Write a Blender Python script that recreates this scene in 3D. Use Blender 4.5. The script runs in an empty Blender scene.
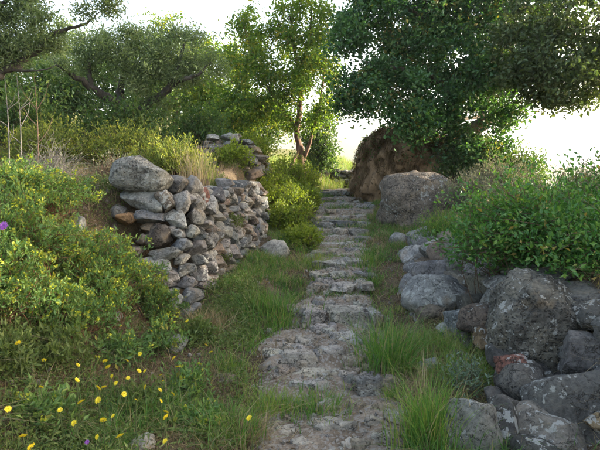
import bpy, bmesh, math, random
import numpy as np
from mathutils import Vector, Euler, noise as mnoise

R = math.radians
rng = np.random.default_rng(7)
random.seed(7)
scene = bpy.context.scene
C = scene.collection

# ------------------------------------------------------------------ camera
EYE = np.array([0.0, 0.0, 1.55])
FPX = 541.0                       # focal length in pixels of a 600 px wide frame
PITCH = math.atan(50.0 / FPX)     # looking slightly down; horizon at row 175
cam = bpy.data.cameras.new('camera')
cam.sensor_width = 36.0
cam.lens = 36.0 * FPX / 600.0
cam.clip_start = 0.05
cam.clip_end = 6000.0
cam_ob = bpy.data.objects.new('camera', cam)
cam_ob.location = EYE
cam_ob.rotation_euler = (R(90) - PITCH, 0, 0)
C.objects.link(cam_ob)
scene.camera = cam_ob

# ------------------------------------------------------------------ sky, sun, exposure
SUN_EL, SUN_AZ = R(14.5), R(80.0)     # azimuth: clockwise from +Y (view direction) towards +X
w = bpy.data.worlds.new('World')
scene.world = w
w.use_nodes = True
nt = w.node_tree
sky = nt.nodes.new('ShaderNodeTexSky')
sky.sky_type = 'NISHITA'
sky.sun_disc = False
sky.sun_elevation = SUN_EL
sky.sun_rotation = SUN_AZ
sky.air_density = 1.0
sky.dust_density = 5.0
sky.ozone_density = 0.3
bg = nt.nodes['Background']
bg.inputs['Strength'].default_value = 0.15
nt.links.new(sky.outputs[0], bg.inputs['Color'])

sun = bpy.data.lights.new('sun', 'SUN')
sun.energy = 4.5
sun.angle = R(0.6)
sun.color = (1.0, 0.90, 0.74)
sun_ob = bpy.data.objects.new('sun', sun)
sd = Vector((math.sin(SUN_AZ) * math.cos(SUN_EL), math.cos(SUN_AZ) * math.cos(SUN_EL), math.sin(SUN_EL)))
sun_ob.rotation_euler = sd.to_track_quat('Z', 'Y').to_euler()
C.objects.link(sun_ob)

vs = scene.view_settings
vs.view_transform = 'Standard'
vs.look = 'None'
vs.gamma = 1.0
vs.exposure = 2.5
vs.use_curve_mapping = False
scene.cycles.use_denoising = True
scene.cycles.max_bounces = 8
scene.cycles.diffuse_bounces = 4
scene.cycles.transmission_bounces = 4
scene.cycles.use_adaptive_sampling = True
scene.cycles.adaptive_threshold = 0.02
scene.cycles.sample_clamp_indirect = 6.0

# ------------------------------------------------------------------ helpers
_cp, _sp = math.cos(PITCH), math.sin(PITCH)

def at(px, py, d):
    """the place that stands d metres ahead in the direction of a spot of the photograph"""
    u, v = (px - 300) / FPX, (225 - py) / FPX
    dy = v * _sp + _cp
    dz = v * _cp - _sp
    t = d / dy
    return np.array([u * t, d, EYE[2] + dz * t])

_perm = np.random.default_rng(3).random((256, 256))

def vnoise(x, y):
    x = np.asarray(x, float); y = np.asarray(y, float)
    xi = np.floor(x).astype(int); yi = np.floor(y).astype(int)
    fx = x - xi; fy = y - yi
    fx = fx * fx * (3 - 2 * fx); fy = fy * fy * (3 - 2 * fy)
    a = _perm[xi & 255, yi & 255]; b = _perm[(xi + 1) & 255, yi & 255]
    c = _perm[xi & 255, (yi + 1) & 255]; d = _perm[(xi + 1) & 255, (yi + 1) & 255]
    return (a * (1 - fx) + b * fx) * (1 - fy) + (c * (1 - fx) + d * fx) * fy - 0.5

def fbm(x, y, s=1.0, o=4):
    r = 0; a = 1.0
    for i in range(o):
        r = r + a * vnoise(x * s + 17.3 * i, y * s - 9.1 * i)
        a *= 0.5; s *= 2.03
    return r

def sstep(a, b, x):
    t = np.clip((x - a) / (b - a), 0, 1)
    return t * t * (3 - 2 * t)

def knots(pairs):
    xs = [p[0] for p in pairs]; ys = [p[1] for p in pairs]
    return lambda y: np.interp(y, xs, ys)

# ---- the lie of the land
L = knots([(-30, -1.5), (0, -.1), (2.5, .05), (5, .27), (8, .57), (12, 1.0), (13.2, 1.13), (14.2, 1.14), (17, 1.12), (22, 1.50), (35, 2.6), (60, 4.3)])
PCX = knots([(0, .1), (3, .18), (4.2, .20), (5.6, .40), (7.5, .53), (12, .93), (13.5, 1.08), (17, 1.5), (22, 1.9)])
PW = knots([(0, .43), (3, .43), (4.3, .54), (5.6, .33), (7.5, .37), (9, .46), (12, .74), (13.5, .85), (14.5, .6), (16, .25)])
LTOE = knots([(0, -.9), (2.5, -.9), (4, -1.0), (5, -1.1), (5.25, -1.15), (8.2, -.62), (8.5, -.55), (9.5, -.40), (11, -.3), (13.5, -.1), (18, -.1), (25, -2)])
LTOP = knots([(0, -3.2), (2.5, -3.0), (4, -2.4), (5, -2.1), (5.3, -1.5), (8.2, -.92), (8.6, -1.0), (9.5, -1.1), (11, -1.2), (13.5, -1.2), (18, -2), (25, -5)])
RTOE = knots([(0, 1.2), (2.5, 1.25), (3.3, 1.42), (4.8, 1.42), (6.8, 1.45), (8, 1.6), (9.5, 1.9), (10.6, 1.9), (11.2, 1.65), (12, 1.7), (14, 2.05), (17, 2.5)])
RTOP = knots([(0, 1.9), (2.5, 1.95), (3.3, 2.0), (4.8, 1.95), (6.8, 1.9), (8, 2.3), (9.5, 2.8), (10.6, 2.7), (11.2, 2.2), (12, 2.1), (14, 2.5), (17, 3.2)])
RTZ = knots([(0, .6), (2.5, .78), (3.3, .85), (4.8, .86), (6.8, .84), (8, 1.0), (9.5, 1.15), (10.6, 1.25), (11.5, 1.35), (12.3, 2.3), (13.4, 2.3), (15, 1.75), (18, 1.5), (25, 1.7)])

def solve_step(py):
    d = np.linspace(2.2, 16, 3000)
    u = at(340, py, 1.0)[2] - EYE[2]
    return float(d[np.argmin(np.abs(EYE[2] + u * d - L(d)))])
STEP_ROWS = [394, 364, 320, 288, 277, 265, 255, 248, 241, 233, 226, 220, 214, 208, 201, 196]
EDGES = sorted(solve_step(p) for p in STEP_ROWS)

def PZ(y):
    """the stepped climb of the path"""
    y = np.asarray(y, float)
    e = np.array([-5.0, 0.5] + EDGES + [EDGES[-1] + 1.2, 40.0])
    i = np.clip(np.searchsorted(e, y, side='right') - 1, 0, len(e) - 2)
    mid = L((e[i] + e[i + 1]) / 2)
    k = np.where((y > EDGES[0]) & (y < EDGES[-1] + 1.0), 0.92, 0.0)
    return (1 - k) * L(y) + k * mid

def pathmask(x, y):
    ed = np.abs(x - PCX(y)) - PW(y) + .16 * fbm(x, y, 2.2, 3)
    return 1 - sstep(-.10, .08, ed)

def H(x, y):
    x = np.asarray(x, float); y = np.asarray(y, float)
    base = L(y)
    pm = pathmask(x, y)
    z = base + (PZ(y) - base) * (1 - sstep(0, .5, np.abs(x - PCX(y)) - PW(y)))
    # left bank and terrace
    yc = np.clip(y, 0, 60)
    tl = 1.42 + .10 * np.clip(y - 6, 0, 30) + .10 * np.clip(-x - 2, 0, 60) * np.clip(.3 + y * .05, .3, 1)
    bl = sstep(0, 1, (LTOE(y) - x) / (LTOE(y) - LTOP(y)))
    tl = np.where(y < 5.3, np.maximum(tl - .06 * (5.3 - y), base), tl)
    z = z + (np.maximum(tl, z) - z) * bl
    z = z + .09 * sstep(0, .6, (PCX(y) - PW(y)) - x) * (1 - bl)
    # right bank and terrace
    tr = RTZ(y) + .05 * np.clip(x - 2, 0, 2) - (.14 + .40 * sstep(10, 12, y)) * np.clip(x - 3.7, 0, 7) - .05 * np.clip(x - 12, 0, 200)
    br = sstep(0, 1, (x - RTOE(y)) / (RTOP(y) - RTOE(y)))
    z = z + (tr - z) * br
    z = z + .06 * sstep(0, .5, x - (PCX(y) + PW(y))) * (1 - br)
    # beyond the field the land rolls off; a far ridge straight ahead
    far = sstep(60, 160, y)
    z = z * (1 - far) + far * (-6 + .02 * np.clip(-x, 0, 800))
    z = z + 100 * np.exp(-((y - 900) / 260) ** 2) * np.exp(-((x + 100) / 420) ** 2) * (1 + .5 * fbm(x, y, .006, 4))
    z = z + (.05 + .05 * (1 - pm)) * fbm(x, y, 1.3, 4) * (1 + .0 * yc)
    return z

def hit(px, py, h=0.0, d0=2.0, d1=40.0):
    """the ground (plus h) that lies in the direction of a spot of the photograph"""
    u = at(px, py, 1.0); k = u - EYE; k = k / k[1]
    d = np.linspace(d0, d1, 4000)
    z = EYE[2] + k[2] * d
    below = z <= H(k[0] * d, d) + h
    i = int(np.argmax(below)) if below.any() else len(d) - 1
    return np.array([k[0] * d[i], d[i], float(H(k[0] * d[i], d[i]))])

# ---- objects
def mesh_np(name, verts, faces, tone=None, smooth=False):
    """faces: (n,3) or (n,4) int array, or a list of such arrays"""
    me = bpy.data.meshes.new(name)
    fl = faces if isinstance(faces, list) else [faces]
    fl = [np.asarray(f, int) for f in fl if len(f)]
    verts = np.asarray(verts, np.float32)
    me.vertices.add(len(verts)); me.vertices.foreach_set('co', verts.ravel())
    loops = np.concatenate([f.ravel() for f in fl])
    tot = np.concatenate([np.full(len(f), f.shape[1]) for f in fl])
    start = np.concatenate([[0], np.cumsum(tot)[:-1]])
    me.loops.add(len(loops)); me.loops.foreach_set('vertex_index', loops.astype(np.int32))
    me.polygons.add(len(tot)); me.polygons.foreach_set('loop_start', start.astype(np.int32))
    me.polygons.foreach_set('use_smooth', np.full(len(tot), smooth))
    me.update(calc_edges=True)
    if tone is not None:
        a = me.attributes.new('tone', 'FLOAT', 'POINT')
        a.data.foreach_set('value', np.asarray(tone, np.float32))
    return me

def tag(o, label=None, cat=None, group=None, kind=None):
    if label: o['label'] = label
    if cat: o['category'] = cat
    if group: o['group'] = group
    if kind: o['kind'] = kind
    return o

def thing(name, label, cat, loc, group=None):
    o = bpy.data.objects.new(name, None)
    o.empty_display_size = .1
    o.location = [float(v) for v in loc]
    C.objects.link(o)
    return tag(o, label, cat, group)

def link(name, me, mat, parent=None, loc=None):
    o = bpy.data.objects.new(name, me)
    if mat is not None and not me.materials:
        me.materials.append(mat)
    C.objects.link(o)
    if loc is not None: o.location = [float(v) for v in loc]
    if parent is not None:
        o.parent = parent
        o.location = Vector(o.location) - Vector(parent.location)
    return o

# ------------------------------------------------------------------ materials
def new_mat(name):
    m = bpy.data.materials.new(name); m.use_nodes = True
    n = m.node_tree
    b = n.nodes['Principled BSDF']
    return m, n, b

def N(n, t, **kw):
    k = n.nodes.new(t)
    for a, v in kw.items():
        if a in ('inp',):
            for i, x in v.items(): k.inputs[i].default_value = x
        else: setattr(k, a, v)
    return k

def ramp(n, fac, stops):
    r = n.nodes.new('ShaderNodeValToRGB')
    el = r.color_ramp.elements
    while len(el) < len(stops): el.new(0.5)
    for e, (p, c) in zip(el, stops):
        e.position = p; e.color = (*c, 1) if len(c) == 3 else c
    n.links.new(fac, r.inputs[0])
    return r.outputs[0]

def mix(n, fac, a, b, blend='MIX'):
    k = n.nodes.new('ShaderNodeMix'); k.data_type = 'RGBA'; k.blend_type = blend
    for s, v in ((0, fac), (6, a), (7, b)):
        if hasattr(v, 'default_value') or hasattr(v, 'is_linked'): n.links.new(v, k.inputs[s])
        else: k.inputs[s].default_value = v if s == 0 else (*v, 1)
    return k.outputs[2]

def noise_n(n, vec, scale, detail=4, rough=.55, dist=0.0):
    k = N(n, 'ShaderNodeTexNoise', inp={'Scale': scale, 'Detail': detail, 'Roughness': rough, 'Distortion': dist})
    n.links.new(vec, k.inputs['Vector'])
    return k.outputs[0]

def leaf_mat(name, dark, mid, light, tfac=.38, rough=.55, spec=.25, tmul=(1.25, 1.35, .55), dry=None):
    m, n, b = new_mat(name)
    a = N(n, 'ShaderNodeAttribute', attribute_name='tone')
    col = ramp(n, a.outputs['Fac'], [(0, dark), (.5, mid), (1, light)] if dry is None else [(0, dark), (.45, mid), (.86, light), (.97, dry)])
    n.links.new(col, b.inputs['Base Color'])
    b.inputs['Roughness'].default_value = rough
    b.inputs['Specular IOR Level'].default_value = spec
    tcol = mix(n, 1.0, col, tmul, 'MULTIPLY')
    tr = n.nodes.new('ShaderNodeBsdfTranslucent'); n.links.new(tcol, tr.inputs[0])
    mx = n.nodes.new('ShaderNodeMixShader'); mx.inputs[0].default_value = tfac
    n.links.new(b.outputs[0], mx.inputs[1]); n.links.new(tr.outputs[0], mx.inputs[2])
    n.links.new(mx.outputs[0], n.nodes['Material Output'].inputs[0])
    return m

def bark_mat(name, c1, c2, scale=9):
    m, n, b = new_mat(name)
    g = N(n, 'ShaderNodeNewGeometry')
    mp = N(n, 'ShaderNodeMapping'); mp.inputs['Scale'].default_value = (1, 1, .35)
    n.links.new(g.outputs['Position'], mp.inputs[0])
    f = noise_n(n, mp.outputs[0], scale, 6, .65, .6)
    n.links.new(ramp(n, f, [(.32, c1), (.66, c2)]), b.inputs['Base Color'])
    b.inputs['Roughness'].default_value = .9
    bu = N(n, 'ShaderNodeBump', inp={'Strength': .8, 'Distance': .03})
    n.links.new(noise_n(n, mp.outputs[0], scale * 3, 6, .7, .4), bu.inputs['Height'])
    n.links.new(bu.outputs[0], b.inputs['Normal'])
    return m

def rock_mat(name, lichen=.5, pits=.5, bump=.6):
    """weathered limestone; the tint comes from each stone's own object colour"""
    m, n, b = new_mat(name)
    g = N(n, 'ShaderNodeNewGeometry')
    oi = N(n, 'ShaderNodeObjectInfo')
    off = N(n, 'ShaderNodeVectorMath', operation='MULTIPLY_ADD')
    off.inputs[1].default_value = (53, 31, 47)
    n.links.new(oi.outputs['Random'], off.inputs[0]); n.links.new(g.outputs['Position'], off.inputs[2])
    P = off.outputs[0]
    big = noise_n(n, P, 5.0, 5, .6, .4)
    fine = noise_n(n, P, 42.0, 6, .7)
    c = mix(n, 1.0, oi.outputs['Color'], ramp(n, big, [(.3, (.48, .48, .50)), (.5, (1, 1, 1)), (.72, (1.3, 1.25, 1.15))]), 'MULTIPLY')
    c = mix(n, 1.0, c, ramp(n, fine, [(.3, (.55, .55, .55)), (.55, (1.05, 1.05, 1.05)), (.75, (1.35, 1.35, 1.3))]), 'MULTIPLY')
    # pale lichen crusts
    lf = noise_n(n, P, 24.0, 4, .6, .1)
    l2 = noise_n(n, P, 2.6, 2, .5)
    ad = N(n, 'ShaderNodeMath', operation='MULTIPLY_ADD'); ad.inputs[1].default_value = .7
    n.links.new(l2, ad.inputs[0]); n.links.new(lf, ad.inputs[2])
    lm = ramp(n, ad.outputs[0], [(1.03 - .13 * lichen, (0, 0, 0)), (1.20 - .13 * lichen, (.75, .75, .75))])
    c = mix(n, lm, c, (.42, .42, .39))
    of = noise_n(n, P, 4.1, 4, .6)
    c = mix(n, ramp(n, of, [(.60, (0, 0, 0)), (.74, (.55, .55, .55))]), c, (.27, .19, .10))
    # solution pits and black algae
    vo = N(n, 'ShaderNodeTexVoronoi', inp={'Scale': 44.0, 'Randomness': 1.0})
    dn = N(n, 'ShaderNodeVectorMath', operation='MULTIPLY_ADD')
    nz = N(n, 'ShaderNodeTexNoise', inp={'Scale': 18.0, 'Detail': 3.0}); n.links.new(P, nz.inputs['Vector'])
    dn.inputs[1].default_value = (.06, .06, .06)
    n.links.new(nz.outputs['Color'], dn.inputs[0]); n.links.new(P, dn.inputs[2])
    n.links.new(dn.outputs[0], vo.inputs['Vector'])
    pz = noise_n(n, P, 6.5, 4, .6)
    pm1 = ramp(n, vo.outputs['Distance'], [(.06, (1, 1, 1)), (.42, (0, 0, 0))])
    pm2 = ramp(n, pz, [(.56 - .16 * pits, (0, 0, 0)), (.66 - .12 * pits, (1, 1, 1))])
    pm = mix(n, 1.0, pm1, pm2, 'MULTIPLY')
    c = mix(n, pm, c, (.050, .047, .044))
    ck = N(n, 'ShaderNodeTexVoronoi', feature='DISTANCE_TO_EDGE', inp={'Scale': 5.5, 'Randomness': 1.0})
    n2 = N(n, 'ShaderNodeTexNoise', inp={'Scale': 5.0, 'Detail': 5.0, 'Roughness': .65}); n.links.new(P, n2.inputs['Vector'])
    d2 = N(n, 'ShaderNodeVectorMath', operation='MULTIPLY_ADD'); d2.inputs[1].default_value = (.35, .35, .35)
    n.links.new(n2.outputs['Color'], d2.inputs[0]); n.links.new(P, d2.inputs[2]); n.links.new(d2.outputs[0], ck.inputs['Vector'])
    cm = ramp(n, ck.outputs['Distance'], [(.0, (.75, .75, .75)), (.022, (0, 0, 0))])
    c = mix(n, cm, c, (.055, .048, .040))
    pm = mix(n, 1.0, pm, cm, 'ADD')
    n.links.new(c, b.inputs['Base Color'])
    b.inputs['Roughness'].default_value = .92
    b.inputs['Specular IOR Level'].default_value = .2
    # relief
    hsum = N(n, 'ShaderNodeMath', operation='MULTIPLY_ADD'); hsum.inputs[1].default_value = -.8
    n.links.new(pm, hsum.inputs[0])
    h2 = N(n, 'ShaderNodeMath', operation='ADD')
    n.links.new(fine, h2.inputs[0]); n.links.new(noise_n(n, P, 15, 5, .65), h2.inputs[1])
    n.links.new(h2.outputs[0], hsum.inputs[2])
    bu = N(n, 'ShaderNodeBump', inp={'Strength': bump, 'Distance': .025})
    n.links.new(hsum.outputs[0], bu.inputs['Height']); n.links.new(bu.outputs[0], b.inputs['Normal'])
    return m

def flat_mat(name, col, rough=.8, tfac=0.0):
    m, n, b = new_mat(name)
    g = N(n, 'ShaderNodeNewGeometry')
    f = noise_n(n, g.outputs['Position'], 60, 3)
    c = ramp(n, f, [(.3, [v * .75 for v in col]), (.7, [min(1, v * 1.2) for v in col])])
    n.links.new(c, b.inputs['Base Color'])
    b.inputs['Roughness'].default_value = rough
    if tfac:
        tr = n.nodes.new('ShaderNodeBsdfTranslucent'); n.links.new(c, tr.inputs[0])
        mx = n.nodes.new('ShaderNodeMixShader'); mx.inputs[0].default_value = tfac
        n.links.new(b.outputs[0], mx.inputs[1]); n.links.new(tr.outputs[0], mx.inputs[2])
        n.links.new(mx.outputs[0], n.nodes['Material Output'].inputs[0])
    return m

def ground_mat():
    m, n, b = new_mat('soil')
    g = N(n, 'ShaderNodeNewGeometry'); P = g.outputs['Position']
    a = noise_n(n, P, 2.2, 6, .62); f = noise_n(n, P, 55, 6, .72); l = noise_n(n, P, 120, 2, .5)
    c = ramp(n, a, [(.32, (.060, .044, .030)), (.5, (.115, .085, .056)), (.68, (.17, .13, .085))])
    c = mix(n, 1.0, c, ramp(n, f, [(.3, (.45, .45, .45)), (.52, (1, 1, 1)), (.75, (1.7, 1.6, 1.45))]), 'MULTIPLY')
    c = mix(n, ramp(n, l, [(.60, (0, 0, 0)), (.68, (.7, .7, .7))]), c, (.30, .25, .17))
    t = N(n, 'ShaderNodeAttribute', attribute_name='tone')     # meadow away from the banks
    fld = ramp(n, noise_n(n, P, .5, 5, .6), [(.3, (.10, .12, .035)), (.55, (.20, .19, .07)), (.75, (.28, .24, .12))])
    c = mix(n, t.outputs['Fac'], c, fld)
    n.links.new(c, b.inputs['Base Color']); b.inputs['Roughness'].default_value = 1
    b.inputs['Specular IOR Level'].default_value = .1
    bu = N(n, 'ShaderNodeBump', inp={'Strength': .8, 'Distance': .03})
    n.links.new(f, bu.inputs['Height']); n.links.new(bu.outputs[0], b.inputs['Normal'])
    return m

def path_mat():
    m, n, b = new_mat('path_earth')
    g = N(n, 'ShaderNodeNewGeometry'); P = g.outputs['Position']
    a = noise_n(n, P, 4.5, 6, .65, .5); f = noise_n(n, P, 70, 6, .75)
    c = ramp(n, a, [(.30, (.11, .080, .056)), (.48, (.235, .185, .140)), (.66, (.36, .295, .23))])
    c = mix(n, 1.0, c, ramp(n, f, [(.3, (.5, .5, .5)), (.52, (1, 1, 1)), (.75, (1.45, 1.42, 1.38))]), 'MULTIPLY')
    v = N(n, 'ShaderNodeTexVoronoi', inp={'Scale': 65.0}); n.links.new(P, v.inputs['Vector'])
    c = mix(n, ramp(n, v.outputs['Color'], [(.62, (0, 0, 0)), (.7, (.6, .6, .6))]), c, (.38, .36, .33))
    n.links.new(c, b.inputs['Base Color']); b.inputs['Roughness'].default_value = .95
    b.inputs['Specular IOR Level'].default_value = .15
    bu = N(n, 'ShaderNodeBump', inp={'Strength': .9, 'Distance': .02})
    n.links.new(f, bu.inputs['Height']); n.links.new(bu.outputs[0], b.inputs['Normal'])
    return m

M = {}
DRY = {'grass': (.36, .29, .16), 'spurge': (.34, .30, .07), 'lentisk': (.30, .22, .07), 'oak': (.24, .20, .06), 'almond': (.32, .27, .06), 'broom': (.36, .32, .08)}
def g(k, c): return tuple(v * k for v in c)
M['soil'] = ground_mat()
M['path'] = path_mat()
M['stone'] = rock_mat('limestone', .30, .2, .8)
M['pitted'] = rock_mat('pitted_limestone', .25, 1.0, 1.0)
M['lichen'] = rock_mat('lichen_limestone', .6, .3, .8)
M['worn'] = rock_mat('worn_limestone', .45, .5, 1.0)
M['oak'] = leaf_mat('oak_leaf', g(1.85, (.015, .040, .018)), g(1.85, (.030, .074, .026)), g(1.85, (.066, .118, .038)), .36, .42, .4, (1.5, 1.6, .5), dry=DRY['oak'])
M['oak2'] = leaf_mat('far_oak_leaf', g(1.8, (.026, .042, .018)), g(1.8, (.048, .070, .028)), g(1.8, (.09, .11, .045)), .36, .45, .4, (1.4, 1.45, .55))
M['almond'] = leaf_mat('almond_leaf', g(1.7, (.040, .070, .016)), g(1.7, (.070, .122, .028)), g(1.7, (.150, .165, .034)), .55, .5, .3, (1.5, 1.5, .45), dry=DRY['almond'])
M['olive'] = leaf_mat('olive_leaf', g(2.15, (.046, .066, .032)), g(2.15, (.082, .108, .056)), g(2.15, (.140, .170, .095)), .50, .45, .35, (1.3, 1.35, .6))
M['hedge'] = leaf_mat('hedge_leaf', g(2.2, (.020, .038, .014)), g(2.2, (.036, .068, .024)), g(2.2, (.08, .105, .03)), .46, .5, .3, (1.4, 1.4, .5))
M['spurge'] = leaf_mat('spurge_leaf', g(1.75, (.048, .074, .022)), g(1.75, (.070, .128, .046)), g(1.75, (.145, .195, .050)), .38, .55, .2, (1.25, 1.3, .5), dry=DRY['spurge'])
M['broom'] = leaf_mat('broom_leaf', g(1.75, (.055, .075, .022)), g(1.75, (.100, .130, .035)), g(1.75, (.220, .225, .040)), .40, .55, .2, (1.3, 1.3, .5), dry=DRY['broom'])
M['lentisk'] = leaf_mat('lentisk_leaf', g(1.35, (.028, .070, .016)), g(1.35, (.046, .126, .032)), g(1.35, (.110, .190, .040)), .34, .42, .35, (1.3, 1.4, .45), dry=DRY['lentisk'])
M['ivy'] = leaf_mat('ivy_leaf', g(1.6, (.055, .09, .015)), g(1.6, (.115, .15, .022)), g(1.6, (.19, .22, .04)), .5, .5, .3, (1.35, 1.35, .45))
M['grey_scrub'] = leaf_mat('scrub_leaf', g(1.1, (.10, .11, .07)), g(1.1, (.17, .18, .115)), g(1.1, (.30, .28, .20)), .35, .6, .15, (1.1, 1.1, .8))
M['grass'] = leaf_mat('grass_blade', g(1.8, (.032, .078, .018)), g(1.8, (.062, .132, .028)), g(1.8, (.150, .180, .040)), .35, .5, .25, (1.3, 1.35, .5), dry=DRY['grass'])
M['straw'] = leaf_mat('dry_grass_blade', g(1.5, (.10, .075, .040)), g(1.5, (.20, .155, .085)), g(1.5, (.34, .28, .17)), .30, .7, .15, (1.1, 1.0, .75))
M['thatch'] = leaf_mat('hanging_dry_root', g(1.4, (.050, .032, .018)), g(1.4, (.105, .070, .036)), g(1.4, (.185, .135, .075)), .15, .85, .1, (1.1, 1.0, .7))
M['herb'] = leaf_mat('herb_leaf', g(1.7, (.040, .062, .020)), g(1.7, (.072, .098, .030)), g(1.7, (.12, .145, .05)), .35, .55, .2, (1.25, 1.3, .5))
M['sage'] = leaf_mat('sage_leaf', g(1.4, (.07, .10, .065)), g(1.4, (.11, .15, .10)), g(1.4, (.17, .21, .15)), .3, .7, .15, (1.1, 1.15, .8))
M['bark'] = bark_mat('grey_bark', (.045, .036, .028), (.16, .13, .10))
M['olive_bark'] = bark_mat('olive_bark', (.030, .025, .022), (.11, .095, .08))
M['red_bark'] = bark_mat('red_bark', (.085, .042, .026), (.25, .15, .10))
M['twig'] = bark_mat('twig_bark', (.10, .060, .040), (.20, .125, .08), 25)
M['red_twig'] = bark_mat('red_twig', (.13, .055, .028), (.24, .11, .06), 25)
M['pale_twig'] = bark_mat('pale_twig', (.13, .115, .10), (.27, .245, .22), 25)
M['earth_bank'] = bark_mat('bank_earth', (.11, .068, .036), (.42, .275, .155), 6)
M['yellow'] = flat_mat('yellow_petal', (.85, .68, .03), .6, .25)
M['lime'] = flat_mat('lime_bract', (.42, .44, .03), .6, .3)
M['mauve'] = flat_mat('mauve_petal', (.30, .09, .42), .6, .25)
M['green_stem'] = flat_mat('flower_stem', (.09, .12, .04), .6, .1)

# ------------------------------------------------------------------ mesh builders
def ico(sub):
    bm = bmesh.new(); bmesh.ops.create_icosphere(bm, subdivisions=sub, radius=1.0)
    v = np.array([q.co[:] for q in bm.verts]); f = np.array([[q.index for q in p.verts] for p in bm.faces])
    bm.free(); return v, f
ICO = {s: ico(s) for s in (1, 2, 3, 4, 5)}

def rock_mesh(seed, sub=3, power=3.2, rough=.10, chops=6, fine=0.0, flat=0.0):
    r = np.random.default_rng(seed)
    v, f = ICO[sub]
    v = v.copy()
    v = v / (np.abs(v) ** power).sum(1)[:, None] ** (1 / power)
    for _ in range(chops):
        nn = r.normal(size=3); nn /= np.linalg.norm(nn)
        lim = r.uniform(.55, .88)
        dd = v @ nn
        v = v - np.outer(np.clip(dd - lim, 0, None) * .92, nn)
    o = r.uniform(-50, 50, 3)
    k = np.empty(len(v))
    for i, p in enumerate(v):
        q = Vector(p * 1.3 + o)
        s = mnoise.fractal(q, 1.0, 2.0, 3) * rough
        if fine:
            s += (mnoise.fractal(Vector(p * 5 + o), .9, 2.1, 4)) * fine
            s -= max(0, .38 - mnoise.voronoi(Vector(p * 4.5 + o))[0][0]) * fine * 2.2
        k[i] = 1 + s
    v = v * k[:, None]
    if flat:
        v[:, 2] = np.where(v[:, 2] > 0, np.minimum(v[:, 2], (1 - flat) + .12 * (v[:, 2] - (1 - flat))), v[:, 2])
    v /= np.abs(v).max(0)
    return mesh_np('rock', v, f, smooth=True)

def slab_mesh(seed, sub=4, rel=.6):
    """a worn, ragged-edged piece of limestone bedded in the ground"""
    r = np.random.default_rng(seed)
    v, f = ICO[sub]; v = v.copy()
    o = r.uniform(-40, 40, 3)
    v /= (np.abs(v) ** 6.0).sum(1)[:, None] ** (1 / 6.0)
    for _ in range(7):
        a = r.uniform(0, 2 * math.pi); nn = np.array([math.cos(a), math.sin(a), r.uniform(-.15, .35)]); nn /= np.linalg.norm(nn)
        v -= np.outer(np.clip(v @ nn - r.uniform(.5, .85), 0, None) * .95, nn)
    for i in range(len(v)):
        p = v[i]
        a = mnoise.fractal(Vector((p[0] * 1.6 + o[0], p[1] * 1.6 + o[1], o[2])), .9, 2.1, 4)
        b = mnoise.fractal(Vector((p[0] * 3.2 + o[1], p[1] * 3.2 + o[2], p[2] + o[0])), .8, 2.2, 5)
        c = max(0, .30 - mnoise.voronoi(Vector((p[0] * 3 + o[2], p[1] * 3 + o[0], p[2] * 2)))[0][0])
        v[i, :2] = p[:2] * (1 + .42 * a)
        v[i, 2] = p[2] * .8 + (rel * .55 * b - rel * 1.1 * c + .18 * a) * (1 if p[2] > -.2 else .2)
    v /= np.abs(v).max(0)
    return mesh_np('slab', v, f, smooth=True)

STONES = [rock_mesh(100 + i, 4, random.uniform(3.4, 6.5), random.uniform(.08, .18), random.randint(9, 14), .055) for i in range(9)]
SLABS = [slab_mesh(200 + i) for i in range(10)]
TREADS = [slab_mesh(230 + i, 4, .3) for i in range(8)]
FINE = {}

TONES = {
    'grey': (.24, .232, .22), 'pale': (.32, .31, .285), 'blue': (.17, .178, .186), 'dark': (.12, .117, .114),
    'brown': (.21, .17, .135), 'pink': (.27, .215, .18), 'orange': (.30, .18, .10), 'red': (.20, .10, .075),
    'ochre': (.26, .19, .11), 'darkest': (.090, .084, .075), 'darkgrey': (.175, .163, .142), 'darkblue': (.120, .119, .112), 'darkpale': (.24, .23, .21), 'darkbrown': (.140, .115, .092),  # the dark set repeats the plain tones darker, for the right wall
    'path': (.42, .385, .335), 'pathb': (.33, .28, .22),
}

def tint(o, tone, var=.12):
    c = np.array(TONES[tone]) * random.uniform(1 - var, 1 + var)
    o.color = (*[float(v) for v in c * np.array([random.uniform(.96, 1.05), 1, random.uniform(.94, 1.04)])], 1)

def stone(name, parent, c, half, tone, rot=None, mat='stone', pool=STONES, me=None):
    """one stone: centre, half sizes, colour"""
    src = me or random.choice(pool)
    key = (src.name, mat)
    if me is None:
        if key not in FINE:
            q = src.copy(); q.materials.clear(); q.materials.append(M[mat]); FINE[key] = q
        src = FINE[key]
    elif not src.materials: src.materials.append(M[mat])
    o = bpy.data.objects.new(name, src)
    C.objects.link(o)
    o.scale = [float(v) for v in half]
    o.rotation_euler = rot if rot is not None else (random.uniform(-.15, .15), random.uniform(-.15, .15), random.uniform(-.4, .4))
    o.location = [float(v) for v in c]
    if parent is not None:
        o.parent = parent
        o.location = Vector(o.location) - Vector(parent.location)
    tint(o, tone)
    return o

def px_stone(name, parent, px, py, w_, h_, d, tone, depth=None, tilt=0.0, mat='stone', me=None, rz=None, pool=STONES):
    """a stone with the outline size it has in the photograph, standing d metres ahead"""
    c = at(px, py, d)
    hx = w_ / 2 / FPX * d; hz = h_ / 2 / FPX * d
    hy = depth / 2 if depth else hx * .8
    return stone(name, parent, c, (hx * 1.16, hy, hz * 1.22), tone, (random.uniform(-.08, .08), tilt * .6, random.uniform(-.25, .25) if rz is None else rz), mat, pool, me)

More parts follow.
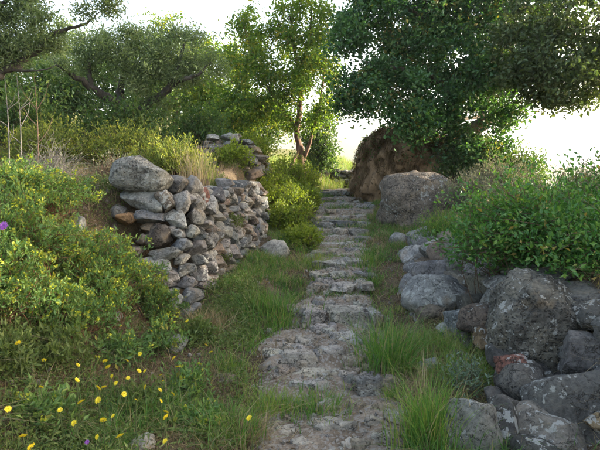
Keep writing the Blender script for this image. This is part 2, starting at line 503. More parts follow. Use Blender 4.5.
def tubes(paths, sides=5):
    """paths: list of (points (k,3), radii (k,)) -> verts, quads"""
    V = []; F = []; base = 0
    ang = np.arange(sides) * 2 * math.pi / sides
    ca, sa = np.cos(ang), np.sin(ang)
    for pts, rad in paths:
        pts = np.asarray(pts, float); k = len(pts)
        t = np.gradient(pts, axis=0)
        t /= np.linalg.norm(t, axis=1)[:, None] + 1e-9
        ref = np.where(np.abs(t[:, 2:3]) > .85, np.array([[1.0, 0, 0]]), np.array([[0, 0, 1.0]]))
        if k > 1: ref = np.repeat(ref[:1], k, 0)
        u = np.cross(t, ref); u /= np.linalg.norm(u, axis=1)[:, None] + 1e-9
        v = np.cross(t, u)
        ring = pts[:, None, :] + (u[:, None, :] * ca[None, :, None] + v[:, None, :] * sa[None, :, None]) * np.asarray(rad)[:, None, None]
        V.append(ring.reshape(-1, 3))
        i = np.arange(k - 1)[:, None] * sides; j = np.arange(sides)[None, :]; jn = (j + 1) % sides
        q = np.stack([i + j, i + jn, i + sides + jn, i + sides + j], -1).reshape(-1, 4) + base
        F.append(q); base += k * sides
    return np.concatenate(V), np.concatenate(F)

def unit(v):
    return v / (np.linalg.norm(v, axis=-1, keepdims=True) + 1e-9)

def leaves(pos, axis, length, width, tone, r, nup=.6, curl=.18, simple=False):
    """folded pointed leaves, 6 vertices each"""
    n = len(pos)
    axis = unit(axis)
    nn = r.normal(size=(n, 3)); nn[:, 2] += nup * 2
    side = unit(np.cross(axis, nn)); nrm = np.cross(side, axis)
    Ln = length[:, None]; W = width[:, None]
    if simple:                      # four corners, folded along the short diagonal
        v = np.stack([pos, pos + axis * Ln * .5 + side * W * .5 + nrm * W * curl, pos + axis * Ln - nrm * Ln * .12, pos + axis * Ln * .5 - side * W * .5 + nrm * W * curl], 1)
        b = np.arange(n)[:, None] * 4
        f = np.concatenate([b + np.array([[0, 1, 2]]), b + np.array([[0, 2, 3]])])
        return v.reshape(-1, 3), f, np.repeat(np.clip(tone, 0, 1), 4)
    v = np.empty((n, 6, 3))
    v[:, 0] = pos
    v[:, 1] = pos + axis * Ln * .45 + side * W * .5 + nrm * W * curl
    v[:, 2] = pos + axis * Ln * .48
    v[:, 3] = pos + axis * Ln * .45 - side * W * .5 + nrm * W * curl
    v[:, 4] = pos + axis * Ln - nrm * Ln * .12
    v = v[:, :5]
    b = np.arange(n)[:, None] * 5
    f = np.concatenate([b + np.array([[0, 1, 2]]), b + np.array([[0, 2, 3]]), b + np.array([[1, 4, 2]]), b + np.array([[2, 4, 3]])])
    return v.reshape(-1, 3), f, np.repeat(np.clip(tone, 0, 1), 5)

def blades(pos, height, width, lean_dir, lean, tone, r, seg=3):
    """grass blades bending over: lean_dir (n,2), lean 0..1"""
    n = len(pos)
    ld = np.concatenate([lean_dir, np.zeros((n, 1))], 1)
    a = r.uniform(0, 2 * math.pi, n)
    side = np.stack([np.cos(a), np.sin(a), np.zeros(n)], 1)
    V = []
    for i in range(seg + 1):
        t = i / seg
        c = pos + ld * (height * lean * t * t)[:, None]
        c[:, 2] += height * (t - .38 * lean * t * t)
        wd = (width * (1 - t) ** .7)[:, None]
        if i < seg: V += [c - side * wd / 2, c + side * wd / 2]
        else: V += [c]
    k = 2 * seg + 1
    v = np.stack(V, 1)
    b = np.arange(n)[:, None] * k
    q = [b + np.array([[2 * i, 2 * i + 1, 2 * i + 3, 2 * i + 2]]) for i in range(seg - 1)]
    tr = b + np.array([[2 * seg - 2, 2 * seg - 1, 2 * seg]])
    return v.reshape(-1, 3), [np.concatenate(q), tr], np.repeat(np.clip(tone, 0, 1), k)

# ------------------------------------------------------------------ ground
def graded(lo, a, b, hi, step, k=1.22):
    mid = list(np.arange(a, b, step))
    out = []; s = step; x = b
    while x < hi: out.append(x); s *= k; x += s
    pre = []; s = step; x = a - step
    while x > lo: pre.append(x); s *= k; x -= s
    return np.array(pre[::-1] + mid + out + [hi])
gx = graded(-2500, -5.5, 5.5, 2500, .055)
gy = graded(-40, 1.6, 14.5, 3500, .05, 1.15)
X, Y = np.meshgrid(gx, gy)
Z = H(X, Y) - .05 * pathmask(X, Y)
nx, ny = len(gx), len(gy)
idx = np.arange(nx * ny).reshape(ny, nx)
q = np.stack([idx[:-1, :-1], idx[:-1, 1:], idx[1:, 1:], idx[1:, :-1]], -1).reshape(-1, 4)
meadow = np.clip(sstep(14.5, 18, Y) + sstep(6, 9, np.abs(X)), 0, 1)
me = mesh_np('ground', np.stack([X, Y, Z], -1).reshape(-1, 3), q, meadow.ravel(), True)
ground = tag(link('ground', me, M['soil']), 'brown hillside soil rising in terraces either side of the path', 'ground', kind='structure')

# the path: a sheet of trodden earth, ragged at its rims, that carries the steps
py_ = np.arange(1.7, 15.8, .045)
ts = np.linspace(-1.25, 1.25, 41)
T, YY = np.meshgrid(ts, py_)
XX = PCX(YY) + T * (PW(YY) + .06)
pmk = pathmask(XX, YY)
ZZ = H(XX, YY) + np.where(pmk > .02, .012 + .034 * fbm(XX, YY, 6, 4) - .045 * (1 - pmk), -.07)
idx = np.arange(T.size).reshape(T.shape)
q = np.stack([idx[:-1, :-1], idx[:-1, 1:], idx[1:, 1:], idx[1:, :-1]], -1).reshape(-1, 4)
path_root = thing('path', 'worn stepped footpath of pale earth and limestone climbing to the crest', 'path', (0.2, 2.5, 0.05))
path_root['kind'] = 'structure'
link('trodden_earth', mesh_np('trodden_earth', np.stack([XX, YY, ZZ], -1).reshape(-1, 3), q, None, True), M['path'], path_root)

def on_path(x, y): return float(H(x, y)) + .012

# step edges, each a row of stones
for i, e in enumerate(EDGES):
    if i < 2: continue
    wv = float(PW(e)); cx = float(PCX(e))
    zt = float(PZ(e + .05))
    x = cx - wv * (1.0 if i > 3 else .95)
    end = cx + wv * (.95 if i != 2 else .75)
    while x < end:
        wd = random.uniform(.16, .42) * (1 + .03 * e)
        wd = min(wd, end - x + .1)
        dp = random.uniform(.16, .30)
        yy = e + dp * .35 + random.uniform(-.05, .06) + .10 * math.sin(3 * x + i)
        ht = random.uniform(.045, .08)
        stone('step_stone', path_root, (x + wd / 2, yy, zt + random.uniform(.012, .04) - ht * .5), (wd * .58, dp * .66, ht * .8),
              random.choice(['path', 'path', 'pathb', 'grey']), (random.uniform(-.05, .05), random.uniform(-.05, .05), random.uniform(-.2, .2)), 'worn', TREADS)
        x += wd * random.uniform(.92, 1.12)

# slabs and cobbles bedded in the lower path, from where they lie in the photograph
def bed(px, py, w_, h_, tone='path', up=.030, mat='worn', rz=None, thick=.09, fat=1.0):
    p = hit(px, py)
    d = p[1]
    hx = w_ / 2 / FPX * d
    fore = max(.22, (EYE[2] - p[2]) / d)
    hy = min(h_ / 2 / FPX * d / fore, .35) * fat
    return stone('paving_stone', path_root, (p[0], p[1], p[2] + up + .02 - thick), (hx * .98, hy * .9, thick), tone,
                 (random.uniform(-.07, .07), random.uniform(-.07, .07), random.uniform(-.2, .2) if rz is None else rz), mat, TREADS)
for a in [(307, 389, 50, 9, 'path', .05), (373, 391, 46, 20, 'grey', .10), (317, 376, 62, 13), (303, 364, 58, 9, 'path', .05), (335, 352, 42, 11), (350, 360, 34, 10, 'pathb'),
          (347, 338, 44, 12), (308, 342, 32, 12), (365, 344, 24, 9, 'pathb'), (325, 330, 30, 8), (360, 328, 26, 8), (290, 352, 26, 7, 'pathb'), (284, 372, 24, 9, 'pathb'),
          (337, 428, 56, 16), (289, 434, 38, 14), (315, 427, 28, 13, 'pathb'), (378, 423, 30, 10), (384, 440, 36, 14), (300, 446, 40, 12), (350, 447, 34, 12), (272, 428, 20, 10, 'pathb'),
          (330, 412, 24, 8, 'pathb'), (356, 408, 22, 8, 'pathb'), (350, 376, 30, 9), (372, 371, 24, 9, 'pathb'), (330, 305, 24, 6), (350, 300, 20, 6, 'pathb'), (362, 306, 20, 6),
          (345, 310, 18, 5, 'pathb'), (322, 312, 20, 5), (310, 318, 34, 8, 'path', .05), (347, 321, 44, 9, 'path', .05), (290, 311, 26, 8, 'pathb', .05), (375, 320, 20, 8, 'pathb')]:
    bed(*a)
r = np.random.default_rng(5)
for k in range(60):                     # small ragged pieces between the slabs near the camera
    y = float(r.uniform(2.5, 5.4)); x = float(PCX(y) + PW(y) * r.uniform(-1.0, 1.0))
    s = r.uniform(.025, .07)
    stone('paving_stone', path_root, (x, y, on_path(x, y) + .004), (s * r.uniform(1.0, 2.0), s, .035), random.choice(['path', 'pathb', 'grey', 'pathb']), None, 'worn', SLABS)
for k in range(70):                    # the small cobbles further up the treads
    y = float(r.uniform(5.3, 14)); x = float(PCX(y) + PW(y) * r.uniform(-.85, .85))
    s = r.uniform(.04, .11)
    stone('paving_stone', path_root, (x, y, on_path(x, y) - .008), (s * r.uniform(.8, 1.5), s, .045), random.choice(['path', 'pathb', 'grey']), None, 'worn', SLABS)

# ------------------------------------------------------------------ dry stone walls
def course_face(root, A, B, z0, z1, normal, wlo, whi, hlo, hhi, tones, depth=.2, batter=.12, seed=1, ragged=0.0, skip=None):
    """courses of stones laid on the face that runs from A to B; z0, z1 give foot and top along it"""
    rr = random.Random(seed)
    A = np.array(A, float); B = np.array(B, float); Ld = np.linalg.norm(B - A); tdir = (B - A) / Ld
    ang = math.atan2(tdir[1], tdir[0])
    z = -.08
    top = max(z1(s / 10) - z0(s / 10) for s in range(11))
    while z < top:
        hc = rr.uniform(hlo, hhi)
        s = rr.uniform(-.08, .04)
        while s < Ld:
            wd = rr.uniform(wlo, whi); h = hc * rr.uniform(.85, 1.35)
            t = min(1, max(0, (s + wd / 2) / Ld))
            f0, f1 = z0(t), z1(t) + rr.uniform(-ragged, ragged * .4)
            zz = f0 + z + h / 2
            if zz < f1 and not (skip and skip(t, zz)):
                k = (zz - f0) / max(.1, f1 - f0)
                p = A + tdir * (s + wd / 2) + np.array(normal) * (batter * (1 - k) - depth * .25 + rr.uniform(-.03, .035))
                stone('stone', root, (p[0], p[1], zz + rr.uniform(-.012, .012)), (wd * .58, depth * .6, h * .60), rr.choice(tones),
                      (rr.uniform(-.10, .10), rr.uniform(-.09, .09), ang + rr.uniform(-.15, .15)), rr.choice(['stone', 'stone', 'lichen', 'pitted']))
            s += wd * rr.uniform(.94, 1.04)
        z += hc * .93

def fill_block(root, ring, z0s, z1s, name='rubble_fill'):
    """the packed earth and rubble behind the face stones: a lumpy closed block"""
    n = len(ring); V = []
    cen = np.mean(ring, 0)
    lev = 6
    for l in range(lev + 1):
        for i, p in enumerate(ring):
            t = l / lev
            V.append([p[0] + .03 * math.sin(7 * l + 3 * i), p[1] + .03 * math.cos(5 * l + 4 * i), z0s[i] + (z1s[i] - z0s[i]) * t])
    V.append([cen[0], cen[1], float(np.mean(z1s)) + .02])
    F4 = []; F3 = []
    for l in range(lev):
        for i in range(n):
            j = (i + 1) % n
            F4.append([l * n + i, l * n + j, (l + 1) * n + j, (l + 1) * n + i])
    for i in range(n): F3.append([lev * n + i, lev * n + (i + 1) % n, len(V) - 1])
    return link(name, mesh_np(name, V, [np.array(F4), np.array(F3)]), M['soil'], root)

# --- left retaining wall
A, B = np.array([-1.10, 5.30]), np.array([-.64, 8.2])
lw = thing('dry_stone_wall', 'grey dry stone retaining wall under the big boulder, left of the path', 'stone wall', (-.95, 6.0, float(H(-.95, 6.0)) - .1))
nrm = (.988, -.157)
GT = ['grey', 'grey', 'blue', 'grey', 'pale', 'brown', 'grey', 'pink']
course_face(lw, A, B, lambda t: .33 + .25 * t, lambda t: 1.42 + .02 * t, nrm, .11, .30, .065, .15, GT, .24, .16, 11, .05)
course_face(lw, A + [-.24, .02], B + [-.22, .05], lambda t: 1.28 - .08 * t, lambda t: 1.46 - .1 * t, nrm, .18, .30, .10, .14, GT, .3, 0, 12, .03)
course_face(lw, A + [-.42, .5], B + [-.40, .15], lambda t: 1.30 - .08 * t, lambda t: 1.50 - .05 * t, nrm, .16, .32, .10, .15, GT, .3, 0, 13, .05)
ring = [A + [-.42, .06], A + [-.16, .03], (A + B) / 2 + [-.14, .03], B + [-.14, 0], B + [-.45, .1], (A + B) / 2 + [-.5, .1]]
fill_block(lw, ring, [.1, .1, .2, .3, .3, .2], [1.3, 1.3, 1.22, 1.12, 1.14, 1.24])
for s in [(147, 200, 46, 22, 5.10, 'pale', .3, .12, 'lichen'), (166, 203, 20, 22, 5.06, 'brown', .28, 0), (181, 202, 17, 23, 5.14, 'pale', .3, -.1, 'lichen'),
          (178, 183, 24, 18, 5.32, 'dark', .3, .2), (193, 187, 18, 20, 5.5, 'grey', .3, 0), (154, 217, 32, 15, 5.02, 'blue', .3, -.05), (128, 219, 21, 13, 4.98, 'orange', .25, -.1),
          (118, 211, 20, 15, 5.1, 'grey', .22, .15), (177, 219, 22, 17, 5.08, 'grey', .3, .1), (158, 238, 33, 26, 4.98, 'brown', .3, 0, 'pitted'), (182, 245, 20, 15, 5.0, 'blue', .3, .1),
          (164, 253, 33, 13, 4.94, 'grey', .3, -.15), (159, 262, 32, 12, 4.90, 'pale', .3, .08, 'lichen'), (182, 258, 18, 12, 4.96, 'grey', .25, 0), (166, 272, 28, 14, 4.88, 'grey', .3, .2),
          (185, 270, 18, 13, 4.94, 'blue', .25, .1), (163, 283, 30, 14, 4.84, 'grey', .3, .12), (187, 283, 22, 14, 4.9, 'grey', .25, .1), (165, 294, 26, 13, 4.80, 'pale', .28, .15, 'lichen'),
          (191, 297, 24, 20, 4.82, 'blue', .3, 0), (171, 303, 30, 24, 4.72, 'pale', .3, .1, 'lichen'), (140, 265, 17, 15, 4.88, 'pink', .22, .2), (147, 279, 15, 14, 4.84, 'pink', .22, 0),
          (138, 250, 15, 10, 4.92, 'pink', .2, .1), (146, 291, 15, 12, 4.8, 'brown', .22, .1), (143, 240, 12, 12, 4.95, 'brown', .2, .1), (150, 228, 16, 9, 5.0, 'brown', .2, .1), (172, 230, 14, 9, 5.02, 'grey', .2, 0),
          (178, 234, 18, 12, 5.02, 'grey', .25, .1), (192, 232, 16, 14, 5.1, 'pale', .25, 0), (196, 215, 16, 16, 5.25, 'pale', .25, 0, 'lichen'), (205, 198, 13, 18, 5.7, 'red', .2, .2), (197, 204, 15, 14, 5.4, 'grey', .2, .1),
          (213, 207, 14, 20, 5.75, 'pale', .25, .15, 'lichen'), (217, 195, 20, 14, 6.0, 'dark', .3, .1), (243, 187, 22, 16, 7.4, 'dark', .35, 0), (188, 312, 22, 14, 4.68, 'grey', .25, 0), (155, 306, 18, 14, 4.7, 'brown', .25, 0)]:
    px_stone('stone', lw, s[0], s[1], s[2], s[3], s[4], s[5], s[6], s[7], s[8] if len(s) > 8 else 'stone')

def boulder(label, px, py, w_, h_, d, tone, seed, depth, mat='pitted', power=2.6, rough=.16, chops=7, fine=.06, sub=5, tilt=0.0, rz=0.0, name='boulder', group=None):
    me = rock_mesh(seed, sub, power, rough, chops, fine)
    if name == 'rock': d = hit(px, py + h_ * .25)[1]          # bedded in the soil where it shows
    o = px_stone(name, None, px, py, w_, h_, d, tone, depth, tilt, mat, me, rz)
    o.rotation_euler[0] = 0
    return tag(o, label, name.replace('_', ' '), group)

boulder('big rounded grey boulder sitting on the near end of the left wall', 142, 174, 54, 31, 5.12, 'grey', 31, .42, 'pitted', 3.0, .08, 3, .035, 5, .06)
boulder('small grey rock on bare earth behind the yellow-flowered shrub', 78, 225, 17, 15, 5.0, 'grey', 32, .16, 'stone', sub=3, name='rock')
boulder('low lichen-spotted rock in the grass below the left wall', 177, 345, 22, 17, 4.15, 'pale', 33, .2, 'lichen', sub=3, name='rock')
boulder('pale flat stone showing through the shrubs left of the wall', 114, 317, 15, 8, 4.2, 'pale', 34, .15, 'lichen', sub=3, name='rock')
boulder('pale stone in the dry grass at the bottom edge of the meadow', 141, 443, 26, 14, 2.95, 'pale', 35, .15, 'lichen', sub=4, name='rock')
boulder('pale grey rock jutting from the grassy bank past the left wall', 273, 250, 30, 17, 7.4, 'pale', 36, .3, 'lichen', sub=4, name='rock')
boulder('dark round rock among the sunlit creepers near the top of the steps', 297, 186, 22, 19, 11.6, 'dark', 37, .45, 'pitted', sub=4, name='rock')
boulder('pale half-buried stone in the grass beside the right rock wall', 430, 367, 24, 18, 3.75, 'grey', 38, .18, 'lichen', sub=4, name='rock')
boulder('small pale rock in the grass left of the right wall top end', 396, 240, 17, 13, 7.6, 'grey', 39, .22, 'stone', sub=3, name='rock')
boulder('huge weathered grey boulder standing before the brown bank', 427, 207, 84, 60, 9.1, 'brown', 58, 1.15, 'pitted', 3.6, .13, 2, .05, 5, -.05, math.pi)
boulder('flat pale stone in the grass by the left edge of the path', 225, 378, 24, 8, 3.6, 'brown', 42, .14, 'stone', sub=3, name='rock')

# --- ruined wall end on the terrace
pw = thing('ruined_wall', 'tall crumbling stone wall end on the terrace behind the left wall', 'stone wall', (-1.2, 9.6, float(H(-1.2, 9.6)) - .3))
course_face(pw, (-1.75, 9.35), (-.80, 9.35), lambda t: 1.0, lambda t: 2.05 + .22 * math.sin(math.pi * min(1, t * 1.1)), (0, -1), .14, .34, .08, .15, ['grey', 'grey', 'pale', 'brown', 'dark'], .26, .1, 21, .12)
course_face(pw, (-.78, 9.35), (-.70, 10.6), lambda t: .9 + .1 * t, lambda t: 2.0 - .2 * t, (1, -.06), .14, .30, .08, .14, ['pink', 'brown', 'pale', 'ochre'], .26, .1, 22, .08)
course_face(pw, (-1.6, 8.85), (-.76, 8.95), lambda t: 1.5, lambda t: 2.08 - .12 * t, (0, -1), .14, .34, .09, .15, ['grey', 'pale', 'brown', 'dark'], .3, .15, 24, .12)
course_face(pw, (-1.45, 8.35), (-.80, 8.42), lambda t: 1.42, lambda t: 1.92 - .10 * t, (0, -1), .14, .32, .09, .15, ['grey', 'pale', 'brown', 'dark'], .3, .1, 26, .12)
course_face(pw, (-1.7, 9.6), (-.85, 9.6), lambda t: 1.9, lambda t: 2.2, (0, -1), .16, .34, .09, .15, ['grey', 'pale', 'dark'], .3, 0, 23, .1)
fill_block(pw, [(-1.72, 9.45), (-.88, 9.45), (-.82, 10.6), (-1.7, 10.6)], [.7] * 4, [1.9, 2.0, 1.8, 1.8])
fw = thing('field_wall', 'low grey stone wall across the sunlit field beyond the crest', 'stone wall', (1.3, 18.2, float(H(1.3, 18.2))))
course_face(fw, (.3, 18.4), (2.3, 18.0), lambda t: 1.35, lambda t: 1.85 + .1 * math.sin(6 * t), (0, -1), .18, .42, .12, .2, ['grey', 'dark', 'brown', 'grey'], .35, .1, 25, .12)
fill_block(fw, [(.3, 18.5), (1.3, 18.3), (2.3, 18.1), (2.3, 18.5), (.3, 18.8)], [1.1] * 5, [1.7] * 5)

# --- right retaining wall
rw = thing('dry_stone_wall', 'rugged wall of big dark rocks under the green shrub, right of the path', 'stone wall', (1.3, 4.2, float(H(1.1, 4.2)) - .1))
HERO = [rock_mesh(300 + i, 4, random.uniform(2.5, 3.6), random.uniform(.08, .15), random.randint(6, 9), .045) for i in range(16)]
PIT = rock_mesh(330, 5, 2.7, .14, 6, .075)
right = [(541, 329, 86, 84, 3.45, 'darkgrey', .55, .15, 'pitted', PIT),
         (588, 358, 46, 36, 2.95, 'darkblue', .34, .25, 'stone', HERO[1]), (574, 402, 82, 58, 2.78, 'darkblue', .40, .12, 'lichen', HERO[2]), (513, 383, 40, 42, 3.1, 'darkgrey', .36, .5, 'pitted', HERO[3]),
         (512, 365, 24, 20, 3.14, 'red', .2, .2, 'pitted', HERO[4]), (552, 434, 92, 42, 2.66, 'darkgrey', .36, .22, 'lichen', HERO[5]), (507, 427, 34, 50, 2.72, 'darkest', .3, .1, 'stone', HERO[6]),
         (470, 427, 44, 58, 2.72, 'darkpale', .32, -.2, 'lichen', HERO[7]), (482, 323, 38, 30, 4.0, 'darkbrown', .36, .1, 'pitted', HERO[8]), (456, 321, 21, 22, 4.3, 'blue', .26, .1, 'stone', HERO[9]),
         (489, 338, 26, 18, 3.8, 'ochre', .24, .2, 'stone', HERO[10]), (468, 344, 20, 17, 4.0, 'darkest', .24, .1, 'stone', HERO[11]), (450, 334, 20, 18, 4.3, 'pale', .22, -.3, 'lichen', HERO[12]),
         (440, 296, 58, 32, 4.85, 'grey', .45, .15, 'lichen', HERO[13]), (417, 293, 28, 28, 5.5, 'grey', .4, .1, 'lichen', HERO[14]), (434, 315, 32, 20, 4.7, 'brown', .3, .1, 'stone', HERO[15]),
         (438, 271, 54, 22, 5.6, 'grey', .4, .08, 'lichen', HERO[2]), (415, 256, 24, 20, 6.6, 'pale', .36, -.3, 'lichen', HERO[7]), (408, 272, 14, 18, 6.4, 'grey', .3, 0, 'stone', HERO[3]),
         (482, 276, 28, 20, 4.9, 'darkblue', .3, .1, 'stone', HERO[1]), (470, 303, 26, 18, 4.5, 'darkest', .3, .1, 'stone', HERO[9]), (428, 243, 20, 12, 7.1, 'grey', .3, .1, 'stone', HERO[12]),
         (420, 318, 18, 14, 4.85, 'grey', .22, .1, 'stone', HERO[6]), (532, 375, 30, 18, 3.12, 'darkest', .3, .1, 'pitted', HERO[11]), (595, 325, 36, 30, 3.3, 'darkest', .4, .1, 'pitted', HERO[4]),
         (497, 355, 18, 15, 3.35, 'darkest', .25, .1, 'stone', HERO[10]), (535, 452, 60, 26, 2.55, 'darkest', .3, 0, 'stone', HERO[0]), (600, 440, 40, 34, 2.62, 'darkest', .3, 0, 'stone', HERO[8]),
         (612, 395, 40, 40, 2.9, 'darkgrey', .36, 0, 'stone', HERO[15]), (462, 360, 18, 14, 3.75, 'darkbrown', .2, 0, 'stone', HERO[14]), (495, 398, 16, 14, 2.98, 'darkest', .2, 0, 'stone', HERO[12])]
course_face(rw, (1.66, 2.3), (1.72, 4.0), lambda t: .02 + .22 * t, lambda t: .80, (-1, 0), .22, .42, .16, .26, ['darkgrey', 'darkest', 'darkbrown', 'darkblue'], .34, .14, 41, .05)
course_face(rw, (1.60, 4.0), (1.52, 6.9), lambda t: .22 + .22 * t, lambda t: .90 - .02 * t, (-1, 0), .28, .52, .17, .27, ['grey', 'darkgrey', 'brown', 'grey'], .34, .12, 42, .05)
hero_cache = {}
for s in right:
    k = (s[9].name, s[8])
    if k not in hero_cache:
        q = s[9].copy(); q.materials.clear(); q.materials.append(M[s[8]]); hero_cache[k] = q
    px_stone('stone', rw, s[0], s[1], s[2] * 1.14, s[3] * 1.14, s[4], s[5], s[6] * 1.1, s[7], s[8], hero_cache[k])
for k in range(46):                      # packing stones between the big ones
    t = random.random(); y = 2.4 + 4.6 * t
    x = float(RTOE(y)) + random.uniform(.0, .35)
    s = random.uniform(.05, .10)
    stone('stone', rw, (x, y, float(H(x, y)) + random.uniform(-.03, .06)), (s * 1.3, s, s * .8), random.choice(['darkgrey', 'darkest', 'darkbrown', 'ochre']), None, random.choice(['stone', 'pitted']))

# ------------------------------------------------------------------ earth bank below the oak
pl = np.array([(2.3, 15.0), (1.75, 13.9), (1.42, 12.9), (1.36, 12.2), (1.55, 11.6), (2.0, 11.25), (2.6, 11.1), (3.2, 11.15), (3.8, 11.05), (4.4, 11.4), (4.9, 12.0), (5.2, 12.8)])
tt = np.linspace(0, len(pl) - 1, 150)
plan = np.stack([np.interp(tt, np.arange(len(pl)), pl[:, i]) for i in range(2)], 1)
for _ in range(25): plan[1:-1] = (plan[:-2] + 2 * plan[1:-1] + plan[2:]) / 4
tg = np.gradient(plan, axis=0); tg /= np.linalg.norm(tg, axis=1)[:, None]
inw = np.stack([-tg[:, 1], tg[:, 0]], 1)          # towards the hill
topz = np.interp(tt, np.arange(len(pl)), [1.8, 2.1, 2.4, 2.52, 2.5, 2.42, 2.4, 2.35, 2.2, 2.0, 1.8, 1.6])
def bank_point(i, t, out=0.0):
    """i: index along the foot (float array), t: 0 foot .. 1 crest .. 1.6 back on the top"""
    ii = np.clip(i, 0, 149)
    b = np.stack([np.interp(ii, np.arange(150), plan[:, k]) for k in range(2)], -1)
    nn = np.stack([np.interp(ii, np.arange(150), inw[:, k]) for k in range(2)], -1)
    tz = np.interp(ii, np.arange(150), topz)
    a = np.clip(t, 0, 1)
    z = .95 + (tz - .95) * np.sin(a * math.pi / 2) ** .85 - .15 * np.clip(t - 1, 0, 1)
    s_ = .42 * (1 - np.cos(a * math.pi / 2)) - .12 * np.sin(a * math.pi) + 1.6 * np.clip(t - 1, 0, 1) - out
    lump = .42 * fbm(ii * .07, z * 1.4, 1.0, 3) + .26 * fbm(ii * .35, z * 4.5, 1.0, 5)
    s_ = s_ + lump * (1 - .3 * a)
    return np.stack([b[..., 0] + nn[..., 0] * s_, b[..., 1] + nn[..., 1] * s_, z + lump * .55], -1)
I, TT = np.meshgrid(np.arange(150.0), np.linspace(0, 1.6, 60))
V = bank_point(I, TT).reshape(-1, 3)
idx = np.arange(len(V)).reshape(I.shape)
q = np.stack([idx[:-1, :-1], idx[:-1, 1:], idx[1:, 1:], idx[1:, :-1]], -1).reshape(-1, 4)
tag(link('earth_bank', mesh_np('earth_bank', V, q, None, True), M['earth_bank']), 'steep rounded brown earth bank hung with dry growth under the oak', 'bank', kind='structure')
r = np.random.default_rng(9)
n = 24000
ii = r.uniform(15, 140, n); t = r.uniform(.05, 1.15, n)
cl_ = fbm(ii * .2, t * 6, 1.0, 3)
k = r.random(n) < .40 + 2.2 * cl_; ii, t, cl_ = ii[k], t[k], cl_[k]; n = len(ii)
pos = bank_point(ii, t, r.uniform(.0, .10, n))
v, f, tn = blades(pos, -r.uniform(.06, .30, n), r.uniform(.006, .015, n), r.normal(size=(n, 2)) * .8 + [.35, .8], r.uniform(.3, 1.4, n), .40 + .22 * r.normal(size=n) + .5 * cl_, r)
tag(link('dry_roots', mesh_np('dry_roots', v, f, tn), M['thatch']), 'tangle of brown dry roots and straw hanging over the bank', 'dry growth', kind='stuff')
n = 16000
ii = r.uniform(12, 142, n); t = r.uniform(.05, 1.3, n); cl_ = fbm(ii * .16 + 9, t * 5, 1.0, 3)
k = r.random(n) < .3 + 1.3 * cl_; ii, t = ii[k], t[k]; n = len(ii)
v, f, tn = leaves(bank_point(ii, t, r.uniform(0, .10, n)), r.normal(size=(n, 3)) - [0, .3, .3], r.uniform(.03, .08, n), r.uniform(.015, .04, n), .4 + .25 * r.normal(size=n), r)
tag(link('dead_creeper', mesh_np('dead_creeper', v, f, tn), M['thatch']), 'withered brown creeper leaves matted over the bank', 'dry growth', kind='stuff')

n = 5200
ii = r.uniform(40, 145, n); t = r.uniform(.1, 1.35, n); cl_ = fbm(ii * .11 + 31, t * 4, 1.0, 3)
k = r.random(n) < .12 + 1.6 * cl_ + .5 * (t - .8); ii, t = ii[k], t[k]; n = len(ii)
v, f, tn = leaves(bank_point(ii, t, r.uniform(.02, .14, n)), r.normal(size=(n, 3)) - [0, .3, .2], r.uniform(.04, .08, n), r.uniform(.025, .045, n), .4 + .25 * r.normal(size=n), r)
tag(link('ivy', mesh_np('ivy', v, f, tn), M['hedge']), 'dark green ivy trailing over the brown bank', 'ivy', kind='stuff')

# ------------------------------------------------------------------ trees
def blob_points(blobs, n, r, shell=.55):
    """blobs: (centre, radii, weight)"""
    wts = np.array([b[2] for b in blobs], float); wts /= wts.sum()
    which = r.choice(len(blobs), n, p=wts)
    c = np.array([b[0] for b in blobs])[which]; rad = np.array([b[1] for b in blobs])[which]
    d = unit(r.normal(size=(n, 3)))
    rr = r.random(n) ** (1 / 3 * (1 - shell) + .12 * shell)
    return c + d * rr[:, None] * rad

